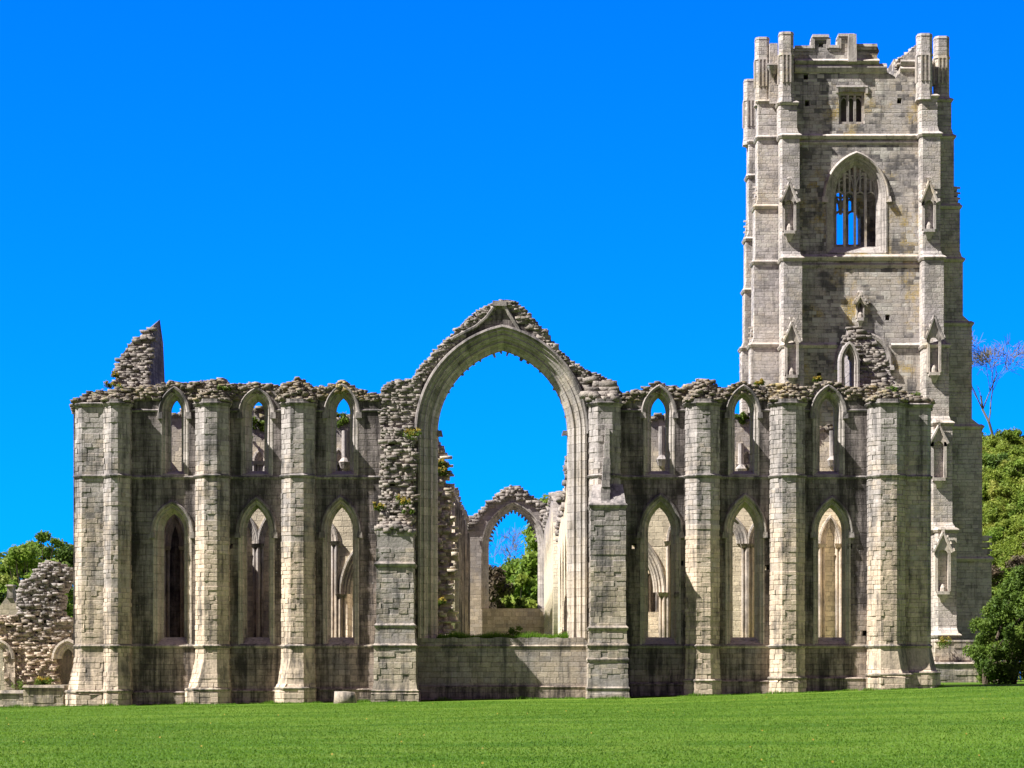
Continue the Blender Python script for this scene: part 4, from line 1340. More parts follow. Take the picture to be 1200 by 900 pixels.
q = MB()
Tt = tww - (FX(1028, YT) - FX(978.5, YT)) / 2
sweep(q, tcx, tww, tzs, trise, [(0, YT + .02), (0, YT - .05), (.1, YT - .06), (.14, YT + .12), (.26, YT + .16), (.3, YT + .3), (.42, YT + .34), (Tt - .12, YT + .62), (Tt, YT + .7), (Tt, YT + 1.0), (.05, YT + 1.72)], tz0, 14)
x0, x1 = tcx - tww, tcx + tww
q.add([(x0 - .1, YT - .14, tz0 - .25), (x1 + .1, YT - .14, tz0 - .25), (x1 - .1, YT + .75, tz0 + .55), (x0 + .1, YT + .75, tz0 + .55), (x1 - .1, YT + 1.6, tz0 + .5), (x0 + .1, YT + 1.6, tz0 + .5)],
      [(0, 1, 2, 3), (3, 2, 4, 5)], 0, [(0, 0), (1, 0), (1, 1), (0, 1), (1, 2), (0, 2)])
bw = q.build('belfry_window', M['mould'], tower)
hb = MB()
sweep(hb, tcx, tww, tzs - .1, trise + .08, [(.04, YT), (.03, YT - .14), (-.06, YT - .2), (-.16, YT - .12), (-.2, YT + .02)], None, 14)
for sx in (-1, 1): hb.box(tcx + sx * (tww + .08) - .2, tcx + sx * (tww + .08) + .2, YT - .26, YT, tzs - .5, tzs - .08, None, .05, .03)
hb.build('hood_mould', M['towert'], bw)
tracery(tcx, tww - Tt, tzs, trise - Tt * 1.05, tz0 + .3, YT + .85, 4, 0.085, bw)
bw2 = empty('belfry_window', (0, 0, 0), None, None)
bw2.parent = tower; bw2.location = -tower.location
tracery(tcx, tww - .85, tzs, trise - .9, tz0, TY1 - .8, 3, 0.13, bw2)
# transom of the west window
q = MB(); q.box(tcx - tww, tcx + tww, TY1 - .95, TY1 - .7, tzs - 2.2, tzs - 2.0, 0.2); q.build('transom', M['towert'], bw2)
# square-headed upper window of three lights with a label
q = MB()
a, b, c_, d_ = FX(983, YT), FX(1013, YT), FZ(145, YT), FZ(107.5, YT)
q.box(a - .02, a + .16, YT + .25, YT + .7, c_, d_, .3); q.box(b - .16, b + .02, YT + .25, YT + .7, c_, d_, .3)
q.box(a + .162, b - .162, YT + .25, YT + .7, d_ - .2, d_, .3); q.box(a + .162, b - .162, YT + .1, YT + .7, c_, c_ + .16, .3)
sq = q.build('square_window', M['towert'], tower)
q = MB()
for t in (1 / 3, 2 / 3):
    xx = a + .16 + (b - a - .32) * t
    q.box(xx - .085, xx + .085, YT + .16, YT + .5, c_ + .165, d_ - .205, .3)
for t in (1 / 6, .5, 5 / 6):
    xx = a + .16 + (b - a - .32) * t
    q.tube([(p, YT + .4, z_) for p, z_ in arch(xx, .24, d_ - .62, .3, 0, 4)], .07, 5, .3)
q.build('mullion', M['towert'], sq)
link('blocking', curve_plate([(a - .3, c_ - .3), (a - .3, d_ + .3), (b + .3, d_ + .3), (b + .3, c_ - .3)], [], YT + 1.75, YT + 2.0), M['pale'], sq)
q = MB()
xa_, xb_ = FX(979.5, YT), FX(1017, YT)
q.box(xa_, xb_, YT - .12, YT, FZ(102.5, YT), FZ(100.5, YT), .2, .02)
q.box(xa_, xa_ + .16, YT - .1, YT, FZ(109, YT), FZ(102.6, YT), .2); q.box(xb_ - .16, xb_, YT - .1, YT, FZ(110, YT), FZ(102.6, YT), .2)
q.build('hood_mould', M['towert'], sq)

# string courses across the tower's east wall
for py, pr_, hh in ((160, .22, .4), (167, .1, .3), (302, .3, .5), (311, .12, .35), (405, .2, .36)):
    for a, b in (((934, 1078),) if py != 405 else ((936, 981), (1044, 1082))):
        q = MB()
        string(q, [(FX(a, YT), YT), (FX(b, YT), YT)], FZ(py, YT), pr_, hh)
        q.build('string_course', M['towert'], tower)
# battlement: cornice, copings and the middle pinnacle shaft
for a, b, py, pr_, hh in ((931, 1030, 72.5, .32, .45), (931, 1039, 80, .22, .7), (1055, 1076, 73, .2, .4), (1055, 1076, 81, .16, .4)):
    q = MB()
    string(q, [(FX(a, YT), YT), (FX(b, YT), YT)], FZ(py, YT), pr_, hh)
    q.build('cornice', M['towert'], tower)
for a, b, py in ((931, 952.5, 56), (951.5, 971.5, 43), (970.5, 983.5, 55.5), (982, 1001.5, 42), (1003, 1028, 54)):
    q = MB()
    q.box(FX(a, YT), FX(b, YT), YT - .14, YT + 1.2, FZ(py, YT) - .06, FZ(py, YT) + .14, .2, .03)
    q.box(FX(a, YT) + .05, FX(b, YT) - .05, YT - .06, YT - .003, FZ(py, YT) - .26, FZ(py, YT) - .1, .2, .0)
    q.build('coping', M['towert'], tower)
q = MB()
q.box(FX(993, YT), FX(1003, YT), YT - .5, YT - .004, FZ(74, YT), FZ(42, YT), .1, .03)
q.build('pinnacle_shaft', M['towert'], tower)
for a, b in ((952, 43), (970.5, 43), (983, 42)):
    q = MB()
    q.box(FX(a, YT) - .12, FX(a, YT) + .16, YT - .1, YT - .003, FZ(57, YT), FZ(b, YT) - .1, .1)
    q.build('coping', M['towert'], tower)
stones_mesh('broken_top', crest_stones(poly_at(top_e[19:25], YT), YT + .15, YT + 1.6, .34, .05, 1, .3), M['towert'], tower, 121)


def niche(parent, cx, yf, z_apex, z_top, z_bot, w, plain=False, side='E'):
    """a gabled image niche on a buttress face"""
    q = MB()
    fr = [(cx - w * .9, z_top - .25), (cx, z_apex), (cx + w * .9, z_top - .25)]
    P = lambda x, y, z: (x, y, z)
    # jambs and back are built proud of the face
    jw = w * 0.28
    for sx in (-1, 1):
        q.box(cx + sx * (w * .5 + jw / 2) - jw / 2, cx + sx * (w * .5 + jw / 2) + jw / 2, yf - .28, yf + .02, z_bot, z_top - .1, .4)
    # arched head block with gable
    hd = arch(cx, w * .5, z_top - .42, .36, 0, 6)
    n = len(hd)
    outer = [(cx - w * .5 - jw, z_top - .42)] + [(cx - w * .5 - jw + (w * .5 + jw) * t, z_top - .15 + (z_apex - z_top + .1) * t) for t in (0, .5, 1)] + [(cx + (w * .5 + jw) * t, z_apex - .05 - (z_apex - z_top + .1) * t) for t in (.5, 1)] + [(cx + w * .5 + jw, z_top - .42)]
    me = curve_plate(outer + hd[::-1], [], yf - .28, yf + .02)
    for rake in (-1, 1):
        a = (cx + rake * (w * .5 + jw + .12), z_top - .22); b = (cx, z_apex + .04)
        q.tube([(a[0], yf - .33, a[1]), (b[0], yf - .33, b[1])], .11, 6, .2)
        if not plain:
            for t in (0.05, .4, .7): q.box(a[0] + (b[0] - a[0]) * t + rake * .1 - .09, a[0] + (b[0] - a[0]) * t + rake * .1 + .09, yf - .42, yf - .25, a[1] + (b[1] - a[1]) * t, a[1] + (b[1] - a[1]) * t + .2, .2, .03, .02)
    q.box(cx - .09, cx + .09, yf - .42, yf - .22, z_apex, z_apex + .3, .2, .02, .02)
    q.box(cx - .2, cx + .2, yf - .4, yf - .2, z_apex + .26, z_apex + .42, .2, .05, .03)
    # bracket
    q.box(cx - w * .62, cx + w * .62, yf - .42, yf + .02, z_bot - .22, z_bot, .3, .0)
    q.prism([(cx - w * .2, yf + .02), (cx - w * .2, yf - .12), (cx + w * .2, yf - .12), (cx + w * .2, yf + .02)], z_bot - .7, z_bot - .223, [(cx - w * .5, yf + .02), (cx - w * .5, yf - .38), (cx + w * .5, yf - .38), (cx + w * .5, yf + .02)], .1)
    if not plain: q.tube([(cx, yf - .16, z_bot), (cx, yf - .17, z_bot + .25), (cx, yf - .14, z_bot + .5)], [.22, .2, .08], 7, -.3)
    nb = q.build('niche', M['towert'], parent)
    link('niche_head', me, M['towert'], nb)


def stage_plan(x0, x1, yf, yb): return [(x0, yb), (x0, yf), (x1, yf), (x1, yb)]


def tower_buttress(stages, yb, name='buttress', cham=0.14, yref=None):
    """stages: (top py, bottom py, x0, x1, yf) with x in metres; weathered set-offs between"""
    q = MB()
    tr = []
    for i, (t, b, x0, x1, yf) in enumerate(stages):
        z1, z0 = FZ(t, yref or YT - 1.5), (FZ(b, yref or YT - 1.5) if i < len(stages) - 1 else TG - 1)
        pl = [(x0, yb), (x0, yf + cham), (x0 + cham, yf), (x1, yf), (x1, yb)]
        q.prism(pl[::1], z0, z1, None, 0)
        if i > 0:
            # sloping weathering up to the stage above
            tx0, tx1, tyf = stages[i - 1][2], stages[i - 1][3], stages[i - 1][4]
            p2 = [(tx0 - .01, yb), (tx0 - .01, tyf + cham), (tx0 + cham, tyf - .01), (tx1 + .01, tyf - .01), (tx1 + .01, yb)]
            q.prism(pl, z1 - 0.001, z1 + 0.55, p2, 0)
            tr.append((pl, z1, .16, .36))
        else:
            tr.append((pl, z1, .14, .3))
    o = q.build(name, M['towerb'], tower)
    strings('set_off', M['towert'], o, tr)
    return o


def X_(px, yf): return FX(px, yf)


SE = [(118, 157, X_(912.5, 51.1), X_(934, 51.1), 51.1), (157, 302, X_(914.5, 51.0), X_(937, 51.0), 51.0), (302, 405, X_(916, 50.7), X_(940, 50.7), 50.7), (405, 560, X_(917, 50.3), X_(942, 50.3), 50.3), (560, 700, X_(918, 49.9), X_(944, 49.9), 49.9), (700, 760, X_(918, 49.5), X_(946, 49.5), 49.5)]
b1 = tower_buttress(SE, YT + .3)
NE = [(110, 155, X_(1078, 51.1), X_(1098.5, 51.1), 51.1), (155, 301, X_(1079, 51.0), X_(1102, 51.0), 51.0), (301, 405, X_(1081, 50.7), X_(1106, 50.7), 50.7), (405, 497, X_(1083, 50.3), X_(1112, 50.3), 50.3), (497, 622, X_(1091.5, 49.9), X_(1116, 49.9), 49.9), (622, 745, X_(1097, 49.5), X_(1121, 49.5), 49.5), (745, 800, X_(1097, 49.1), X_(1124, 49.1), 49.1)]
b2 = tower_buttress(NE, YT + .3)


def side_buttress(stages, y0, y1, sgn, xin):
    st = [(t, b, (min(xo, xin)), (max(xo, xin)), y0) for t, b, xo in stages]
    return tower_buttress(st, y1, 'buttress', 0.05, y0)


XSIN, XNIN = TX0 + .05, TX1 - .05
yy = YT + .5
sts = [(119, 161, X_(888, yy)), (161, 242, X_(887.5, yy)), (242, 307, X_(884.5, yy)), (307, 404, X_(883, yy)), (404, 520, X_(879.5, yy)), (520, 640, X_(876, yy)), (640, 760, X_(873, yy))]
b3 = side_buttress(sts, yy, yy + 1.5, -1, XSIN)
b4 = side_buttress([(166, 206, sts[0][2]), (206, 280, sts[1][2]), (280, 340, sts[2][2]), (340, 408, sts[3][2]), (408, 640, sts[4][2]), (640, 760, sts[6][2])], TY1 - 1.9, TY1 - .4, -1, XSIN)
stn_ = [(117, 160, X_(1115, yy)), (160, 242, X_(1118, yy)), (242, 304, X_(1125, yy)), (304, 379, X_(1128.5, yy)), (379, 500, X_(1139, yy)), (500, 655, X_(1151, yy)), (655, 790, X_(1162, yy))]
b5 = side_buttress(stn_, yy, yy + 1.6, 1, XNIN)
b6 = side_buttress(stn_, TY1 - 1.9, TY1 - .4, 1, XNIN)
for xo0, xo1, nm in ((SE[1][2], SE[1][3], 0), (NE[1][2], NE[1][3], 1)):
    q = [(112, 157, xo0, xo1, 0), (157, 302, xo0, xo1, 0)]
    qq = MB()
    qq.box(xo0, xo1, TY1 - .2, TY1 + 1.8, TG - 1, FZ(118, YT), 0)
    qq.build('buttress', M['towerb'], tower)

# gabled niches on the buttresses
niche(b1, FX(926.5, 50.0), 51.0, FZ(212, 50), FZ(231, 50), FZ(268, 50), .62)
niche(b1, FX(930, 49), 50.3, FZ(376, 49), FZ(395, 49), FZ(437, 49), .62)
niche(b2, FX(1091, 50.0), 51.0, FZ(211, 50), FZ(231, 50), FZ(266, 50), .62)
niche(b2, FX(1098, 49), 50.3, FZ(368, 49), FZ(391, 49), FZ(434, 49), .62)
niche(b2, FX(1104, 48.4), 49.9, FZ(497, 48.4), FZ(514, 48.4), FZ(558, 48.4), .7, True)
niche(b2, FX(1109.5, 47.8), 49.5, FZ(623, 47.8), FZ(642, 47.8), FZ(692, 47.8), .7)
niche(tower, FX(1007.5, YT), YT, FZ(348, YT), FZ(354, YT), FZ(373, YT), .36)
# side niches seen in profile on the stepped buttresses
for o_, xx, sgn, pys in ((b5, stn_[2][2], 1, (217, 242)), (b5, stn_[4][2], 1, (379, 405)), (b5, stn_[5][2], 1, (500, 527)), (b5, stn_[6][2], 1, (626, 657)), (b3, sts[2][2], -1, (216, 243)), (b3, sts[4][2], -1, (381, 406)), (b4, sts[2][2], -1, (256, 282)), (b4, sts[4][2], -1, (408, 440))):
    q = MB()
    y0_ = (YT + .8) if o_ is not b4 else TY1 - 1.6
    kk = YT + .8 if o_ is not b4 else TY1 - 1.6
    z1, z0 = FZ(pys[0], kk), FZ(pys[1], kk)
    n = 4
    for i in range(n):
        za = z0 + (z1 - z0) * i / n
        q.box(min(xx, xx - sgn * .9) + (0.04 * i if sgn < 0 else 0), max(xx, xx - sgn * .9) - (0.04 * i if sgn > 0 else 0), y0_, y0_ + 1.0, za, za + (z1 - z0) / n * .8, None, .03)
        q.box(min(xx + sgn * .12, xx - sgn * .8), max(xx + sgn * .12, xx - sgn * .8), y0_ + .1, y0_ + .3, za + (z1 - z0) / n * .45, za + (z1 - z0) / n * .75, None, .03)
    q.build('niche', M['towert'], o_)


# corner turrets
def turret(cx, cy, w, z0, z1, chop=0.0):
    def oc(k):
        h_ = w / 2 * k; c = h_ * .45
        return [(cx - h_ + c, cy - h_), (cx + h_ - c, cy - h_), (cx + h_, cy - h_ + c), (cx + h_, cy + h_ - c), (cx + h_ - c, cy + h_), (cx - h_ + c, cy + h_), (cx - h_, cy + h_ - c), (cx - h_, cy - h_ + c)]
    q = MB()
    H = z1 - z0
    q.prism(oc(1.16), z0 - .5, z0 + .15, oc(1.0), 0)
    q.prism(oc(1.0), z0 + .15, z1, None, 0)
    t = q.build('turret', M['towerb'], tower)
    h_ = w / 2
    # blind panels: thin ribs standing on the faces, and a band above them
    zt_, zb_ = z0 + H * .64, z0 + H * .2
    for fx in (-.26, 0, .26):
        q = MB(); q.box(cx + fx * w - .05, cx + fx * w + .05, cy - h_ - .07, cy - h_ + .01, zb_, zt_, .5); q.build('rib', M['towert'], t)
        q = MB(); q.box(cx - h_ - .07, cx - h_ + .01, cy + fx * w - .05, cy + fx * w + .05, zb_, zt_, .5); q.build('rib', M['towert'], t)
    q = MB(); q.prism(oc(1.1), zt_, zt_ + .16, oc(1.06), .2); q.build('band', M['towert'], t)
    q = MB(); q.prism(oc(1.05), z1 - .1, z1 + .08, oc(.98), .2); q.build('cap', M['towert'], t)
    return t


turret(FX(921, 51.5), 51.5, 1.02, FZ(112, 51.2), FZ(39, 51.2))
turret(FX(1083, 51.5), 51.5, 1.05, FZ(109, 51.2), FZ(41, 51.2))
turret(FX(893, YT + 1.2), YT + 1.2, 1.0, FZ(117, YT + 1.2), FZ(46.5, YT + 1.2))
turret(FX(1103, YT + 1.2), YT + 1.2, 1.05, FZ(114, YT + 1.2), FZ(45.5, YT + 1.2))
turret(FX(879.5, TY1 - 1.2), TY1 - 1.2, 1.0, FZ(163, TY1 - 1.2), FZ(95.5, TY1 - 1.2))
turret(FX(1080, TY1 - 1.2), TY1 - 1.2, 1.05, FZ(120, TY1 - 1.2), FZ(60, TY1 - 1.2))
q = MB()
q.box(FX(902, YT), FX(913, YT), YT + .3, YT + 1.3, FZ(120, YT), FZ(49, YT), .2, .05)
q.box(FX(899, YT), FX(914, YT), YT + .1, YT + 1.4, FZ(76, YT), FZ(73, YT), .2, .05)
q.tube([(FX(906, YT), YT + .2, FZ(90, YT)), (FX(906, YT), YT, FZ(82, YT)), (FX(906, YT), YT - .1, FZ(76, YT))], [.1, .35, .5], 8, 0)
q.build('corner_parapet', M['towerb'], tower)
# blocked arch low in the east wall: hood and jambs
q = MB()
bcx, bw_ = FX(1012, YT), (FX(1043, YT) - FX(980, YT)) / 2
sweep(q, bcx, bw_, FZ(424, YT), FZ(391, YT) - FZ(424, YT), [(.25, YT + .01), (.2, YT - .18), (0, YT - .22), (-.12, YT - .16), (-.16, YT + .02)], FZ(430, YT), 12)
for sx in (-1, 1): q.box(bcx + sx * bw_ - .22, bcx + sx * bw_ + .22, YT - .3, YT, FZ(434, YT), FZ(428, YT), None, .05, .03)
q.build('blocked_arch', M['mould'], tower)

# ------------------------------------------------------------------ low ruins on either side
rw = empty('ruined_wall', (FX(40, 8), 8, -0.4), 'jagged rubble wall with two broken arches left of the chapel', 'ruin')
YR = 8.0
rp = [(-30, 900), (-30, 726), (-5, 723), (14, 722), (22, 722), (23, 700), (24, 683), (30, 678), (38, 677), (41, 667), (50, 660), (58, 657), (66, 660), (72, 667), (82, 664), (82, 676), (74, 680), (70, 690), (68, 710), (71, 722), (82, 726), (82, 900)]
hl1 = arch(FX(-3, YR), (9.5) * (YR - CAM_Y) / FPX, FZ(772, YR), FZ(757, YR) - FZ(772, YR), 0, 8, FZ(812, YR))
hl2 = arch(FX(79, YR), 13 * (YR - CAM_Y) / FPX, FZ(772, YR), FZ(755, YR) - FZ(772, YR), 0, 8, FZ(808, YR))
o_ = poly_at(rp, YR)
link('rubble_core', curve_plate([o_[0]] + jag(o_[1:-1], .3, .08) + [o_[-1]], [hl1], YR + .35, YR + 1.5), M['core'], rw)
stones_mesh('rubble_facing', face_stones(o_, lambda x, z: YR + .22 + (0.5 if inside(hl2, x, z) else 0), .125, .22, .2, [hl1]), M['ruin'], rw, 131)
stones_mesh('wall_crest', crest_stones(poly_at(rp[1:-1], YR), YR + .3, YR + 1.3, .26, .08, 2, .15), M['ruin'], rw, 132)
for hx, ww_, nm in ((-3, 19, 0), (79, 17, 1)):
    q = MB()
    w_ = ww_ * (YR - CAM_Y) / FPX
    sweep(q, FX(hx, YR), w_, FZ(772, YR), FZ((750 if nm == 0 else 750), YR) - FZ(772, YR), [(.45, YR + .5), (.42, YR + .12), (.3, YR + .1), (.24, YR - .02), (.12, YR + .0), (.05, YR - .12), (-.06, YR - .1), (-.08, YR + .2)], None, 8)
    q.build('broken_arch', M['mould'], rw)
q = MB()
q_pf = lambda z: [(FX(5, YR), YR + 1), (FX(5, YR), YR), (FX(17.5, YR), YR), (FX(17.5, YR), YR + 1)]
courses(q, q_pf, FZ(808, YR), FZ(768, YR), .3, .02, .4)
q.build('jamb', M['blocks'], rw)


def low_wall(pxa, pxb, ytop, ybot, Y, depth, label, steps=1):
    xa, xb = FX(pxa, Y), FX(pxb, Y)
    q = MB()
    z0, z1 = FZ(ybot, Y) - .6, FZ(ytop, Y)
    courses(q, lambda z: [(xa, Y + depth), (xa, Y), (xb, Y), (xb, Y + depth)], z0, z1, .28, .03, .8, .12)
    q.box(xa - .05, xb + .05, Y - .08, Y + depth, z1, z1 + .12, None, .05, .03)
    o = q.build('low_wall', M['pier'])
    return tag(o, label, 'wall')


low_wall(-40, 27, 812, 829, 4.6, 2.0, 'low grey stone footing below the jagged rubble wall, at the left edge of the lawn')
low_wall(27, 74, 806, 829, 3.0, 3.0, 'low stepped stone footing against the chapel corner and the rubble wall')
low_wall(1094, 1175, 778, 800, 44.0, 2.5, 'low wall of weathered courses below the tower, beside the yew', 1)
low_wall(1096, 1160, 752, 779, 45.6, 2.5, 'upper step of rough stone at the foot of the tower', 1)

# fallen block on the lawn
q = MB()
bx0, bx1 = FX(391, -1.5), FX(416, -1.5)
bz = float(ground_z(bx0, -1.5))
o = stones_mesh('stone_block', [((bx0 + bx1) / 2, -1.2, bz + .22, (bx1 - bx0), .8, .66, .05)], M['pier'], None, 9, .08)
tag(o, 'single fallen stone block lying on the grass at the foot of the chapel wall', 'stone')

# gabled building far left
cot = empty('gabled_building', (FX(5, 40), 40, 0), 'small grey stone gable with a chimney beyond the rubble wall', 'building')
g0 = poly_at([(-60, 900), (-60, 735), (-18, 735), (5, 703), (8, 699), (14, 699), (22, 716), (22, 740), (22, 900)], 40)
link('gable', curve_plate(g0, [], 40, 46), M['nave'], cot)
q = MB(); q.box(FX(8, 40), FX(15.5, 40), 39.9, 41, FZ(701, 40), FZ(687, 40), -.2, .05); q.box(FX(7, 40), FX(16.5, 40), 39.8, 41.1, FZ(687, 40), FZ(685, 40), -.2, .05)
q.build('chimney', M['trim'], cot)


# ------------------------------------------------------------------ trees and plants
def limb(q, p, d, length, r, depth, tips, g, spread=0.6, curl=0.25, seg=4):
    pts = [p.copy()]; rr = [r]
    for i in range(seg):
        d = (d + Vector((g.gauss(0, curl), g.gauss(0, curl), g.gauss(0.06, curl * .7)))).normalized()
        p = p + d * (length / seg); pts.append(p.copy()); rr.append(r * (1 - .4 * (i + 1) / seg))
    q.tube(pts, rr, 6 if r > .08 else 4)
    if depth == 0: tips.append((p, d)); return
    for k in range(g.choice((2, 3, 3)) if depth > 1 else g.choice((2, 3, 4))):
        t = g.uniform(.45, 1); j = min(seg, max(1, int(t * seg)))
        nd = (d + Vector((g.gauss(0, spread), g.gauss(0, spread), g.gauss(.1, spread * .6)))).normalized()
        limb(q, pts[j], nd, length * g.uniform(.55, .8), rr[j] * .6, depth - 1, tips, g, spread, curl, seg)
    tips.append((p, d))


def tree(name, x, y, h, crown_r, label, group, leafmat, seed, n=9000, leaf=.22, clumps=26, trunk_r=.3, crown_z=.62, squash=.9, cat='tree', clump_r=.34, shape=None):
    g = random.Random(seed)
    z = float(ground_z(x, y)) - .2
    t = empty(name, (x, y, z), label, cat, group)
    q = MB(); tips = []
    p0 = Vector((x, y, z)); top_ = Vector((x + g.uniform(-.4, .4), y, z + h * .55))
    q.tube([p0, p0.lerp(top_, .35) + Vector((g.uniform(-.2, .2), 0, 0)), top_], [trunk_r * 1.25, trunk_r, trunk_r * .6], 8)
    cen, rad = [], []
    for k in range(clumps):
        u = g.uniform(0, 2 * math.pi); v = g.random(); rr_ = math.sqrt(g.random())
        cz = (v * 2 - 1)
        wid = math.sqrt(max(0.05, 1 - cz * cz * .85))
        if shape == 'cone': wid = 1.05 - .95 * v
        c = Vector((x + crown_r * .8 * wid * rr_ * math.cos(u), y + crown_r * .8 * wid * rr_ * math.sin(u), z + h * crown_z + cz * h * (1 - crown_z) * .86))
        cen.append(c); rad.append(crown_r * clump_r * g.uniform(.6, 1.25))
        b0 = p0.lerp(top_, g.uniform(.45, 1))
        q.tube([b0, b0.lerp(c, .5) + Vector((0, 0, g.uniform(-.2, .4))), c], [trunk_r * .35, trunk_r * .2, trunk_r * .06], 5)
    q.build('trunk', M['bark'], t)
    V, tone = leaves(cen, rad, n, leaf, seed, .35, squash)
    quads_mesh('crown', V, tone, M[leafmat], t)
    return t


def bare_tree(x, y, h, label, seed, mat='twig', depth=5, r=.22, spread=.6, group=None, lean=0):
    g = random.Random(seed)
    z = float(ground_z(x, y)) - .2
    t = empty('bare_tree', (x, y, z), label, 'tree', group)
    q = MB(); tips = []
    limb(q, Vector((x, y, z)), Vector((lean, 0, 1)).normalized(), h * .40, r, depth, tips, g, spread, .16)
    q.build('trunk', M[mat], t)
    q = MB()
    for p, d in tips:
        for _ in range(3):
            nd = (d + Vector((g.gauss(0, .6), g.gauss(0, .6), g.gauss(.1, .5)))).normalized()
            q.tube([p, p + nd * h * .035 + Vector((0, 0, .05)), p + nd * h * .075 + Vector((g.gauss(0, .1), 0, g.gauss(0, .1)))], [.026, .02, .015], 3)
    q.build('twigs', M[mat], t)
    return t


# left, behind the rubble wall
GL = 'trees beyond the rubble wall'
tree('broadleaf_tree', FX(50, 70), 70, 13.0, 2.7, 'tall tree with an open crown rising highest beyond the rubble wall', GL, 'tree', 201, 9000, .15, 34, .22, .62, .55, clump_r=.22)
tree('broadleaf_tree', FX(24, 66), 66, 11.6, 2.7, 'bright green tree between the chimney gable and the rubble wall peak', GL, 'tree', 202, 9500, .15, 38, .22, .6, .8, clump_r=.24)
tree('broadleaf_tree', FX(66, 74), 74, 11.6, 3.2, 'dull olive tree half hidden by the chapel corner', GL, 'treedark', 203, 9500, .15, 38, .22, .6, .8, clump_r=.24)
tree('broadleaf_tree', FX(4, 72), 72, 8.6, 2.8, 'dark green tree at the left edge of the photo', GL, 'treedark', 204, 8000, .17, 22, .25, .55, .8)
tree('broadleaf_tree', FX(78, 58), 58, 6.4, 2.2, 'light green tree showing in the gap between rubble wall and chapel', GL, 'tree', 205, 7000, .15, 20, .2, .5, .8)
tree('broadleaf_tree', FX(40, 60), 60, 7.0, 2.4, 'low bushy green tree directly behind the rubble wall', GL, 'tree', 206, 7000, .16, 20, .2, .5, .8)
for i in range(9):
    xx = -50 + i * 2.4 + rnd.uniform(-1, 1)
    tree('hedgerow_tree', xx, 95 + rnd.uniform(-6, 10), rnd.uniform(8, 10.5), 3.2, 'far hedgerow tree behind the trees beyond the rubble wall', 'far hedgerow trees', 'tree' if i % 2 else 'treedark', 210 + i, 3500, .3, 16, .25, .5)

# behind the far gable window
tree('broadleaf_tree', FX(628, 150), 150, 0.1 + FZ(604, 150) - float(ground_z(FX(628, 150), 150)), 3.6, 'bright green tree filling the right half of the far gable window', 'trees behind the far gable', 'tree', 231, 11000, .26, 26, .3, .6, .9)
tree('broadleaf_tree', FX(655, 150), 152, FZ(572, 150) - float(ground_z(FX(655, 150), 152)), 4.0, 'green tree top showing above the nave wall right of the far gable', 'trees behind the far gable', 'tree', 232, 11000, .26, 26, .3, .66, .9)
bare_tree(FX(594, 155), 155, FZ(612, 155) - float(ground_z(FX(594, 155), 155)), 'leafless grey tree in the left half of the far gable window', 233, 'twig', 5, .2, .55)
for i, (px_, py_, lf) in enumerate(((578, 672, 'brownleaf'), (590, 690, 'brownleaf'), (606, 680, 'shrub'), (620, 690, 'tree'), (585, 700, 'shrub'), (634, 696, 'shrub'))):
    yv = 140 + i * 1.5
    xx = FX(px_, yv); gz = float(ground_z(xx, yv))
    tree('shrub', xx, yv, max(3, FZ(py_ - 14, yv) - gz), 2.4, ('brown budding shrub', 'lower brown budding shrub', 'green shrub', 'dark green shrub', 'low green shrub', 'pale green shrub')[i] + (' at the foot of the view through the far gable window', ' low in the left of the far gable window', ' in the middle of the far gable window', ' under the bright green tree in the far gable window', ' at the sill of the far gable window, left side', ' at the sill of the far gable window, right side')[i], 'shrubs behind the far gable', lf, 240 + i, 4500, .24, 16, .12, .55, .9, 'shrub')

# right: wooded hillside
bare_tree(FX(1168, 122), 122, 1.45 * (FZ(408, 122) - float(ground_z(FX(1168, 122), 122))), 'leafless pale tree against the sky on the hilltop beside the tower', 251, 'twig', 5, .16, .5, None, -.1)
hg = random.Random(5)
k = 0
for row in range(14):
    for c in range(8):
        yv = 80 + row * 3.5 + hg.uniform(-1.5, 1.5)
        pxx = 1136 + c * 12 + hg.uniform(-6, 6)
        xx = FX(pxx, yv)
        
        if hg.random() < .06: continue
        hh = hg.uniform(0.9, 2.0)
        kind = hg.random()
        mat = 'shrub' if kind < .62 else ('tree' if kind < .85 else ('treedark' if kind < .95 else 'brownleaf'))
        lab = {'shrub': 'yellow green bush on the hillside behind the yew', 'tree': 'mid green bush on the hillside behind the yew', 'treedark': 'dark green bush on the hillside behind the yew', 'brownleaf': 'brown twiggy bush on the hillside behind the yew'}[mat]
        tree('hillside_bush', xx, yv, hh, hg.uniform(1.2, 2.0), lab, {'shrub': 'yellow green hillside bushes', 'tree': 'mid green hillside bushes', 'treedark': 'dark green hillside bushes', 'brownleaf': 'brown hillside bushes'}[mat], mat, 300 + k, 1700, .13, 16, .04, .36, .75, 'bush', .33)
        k += 1

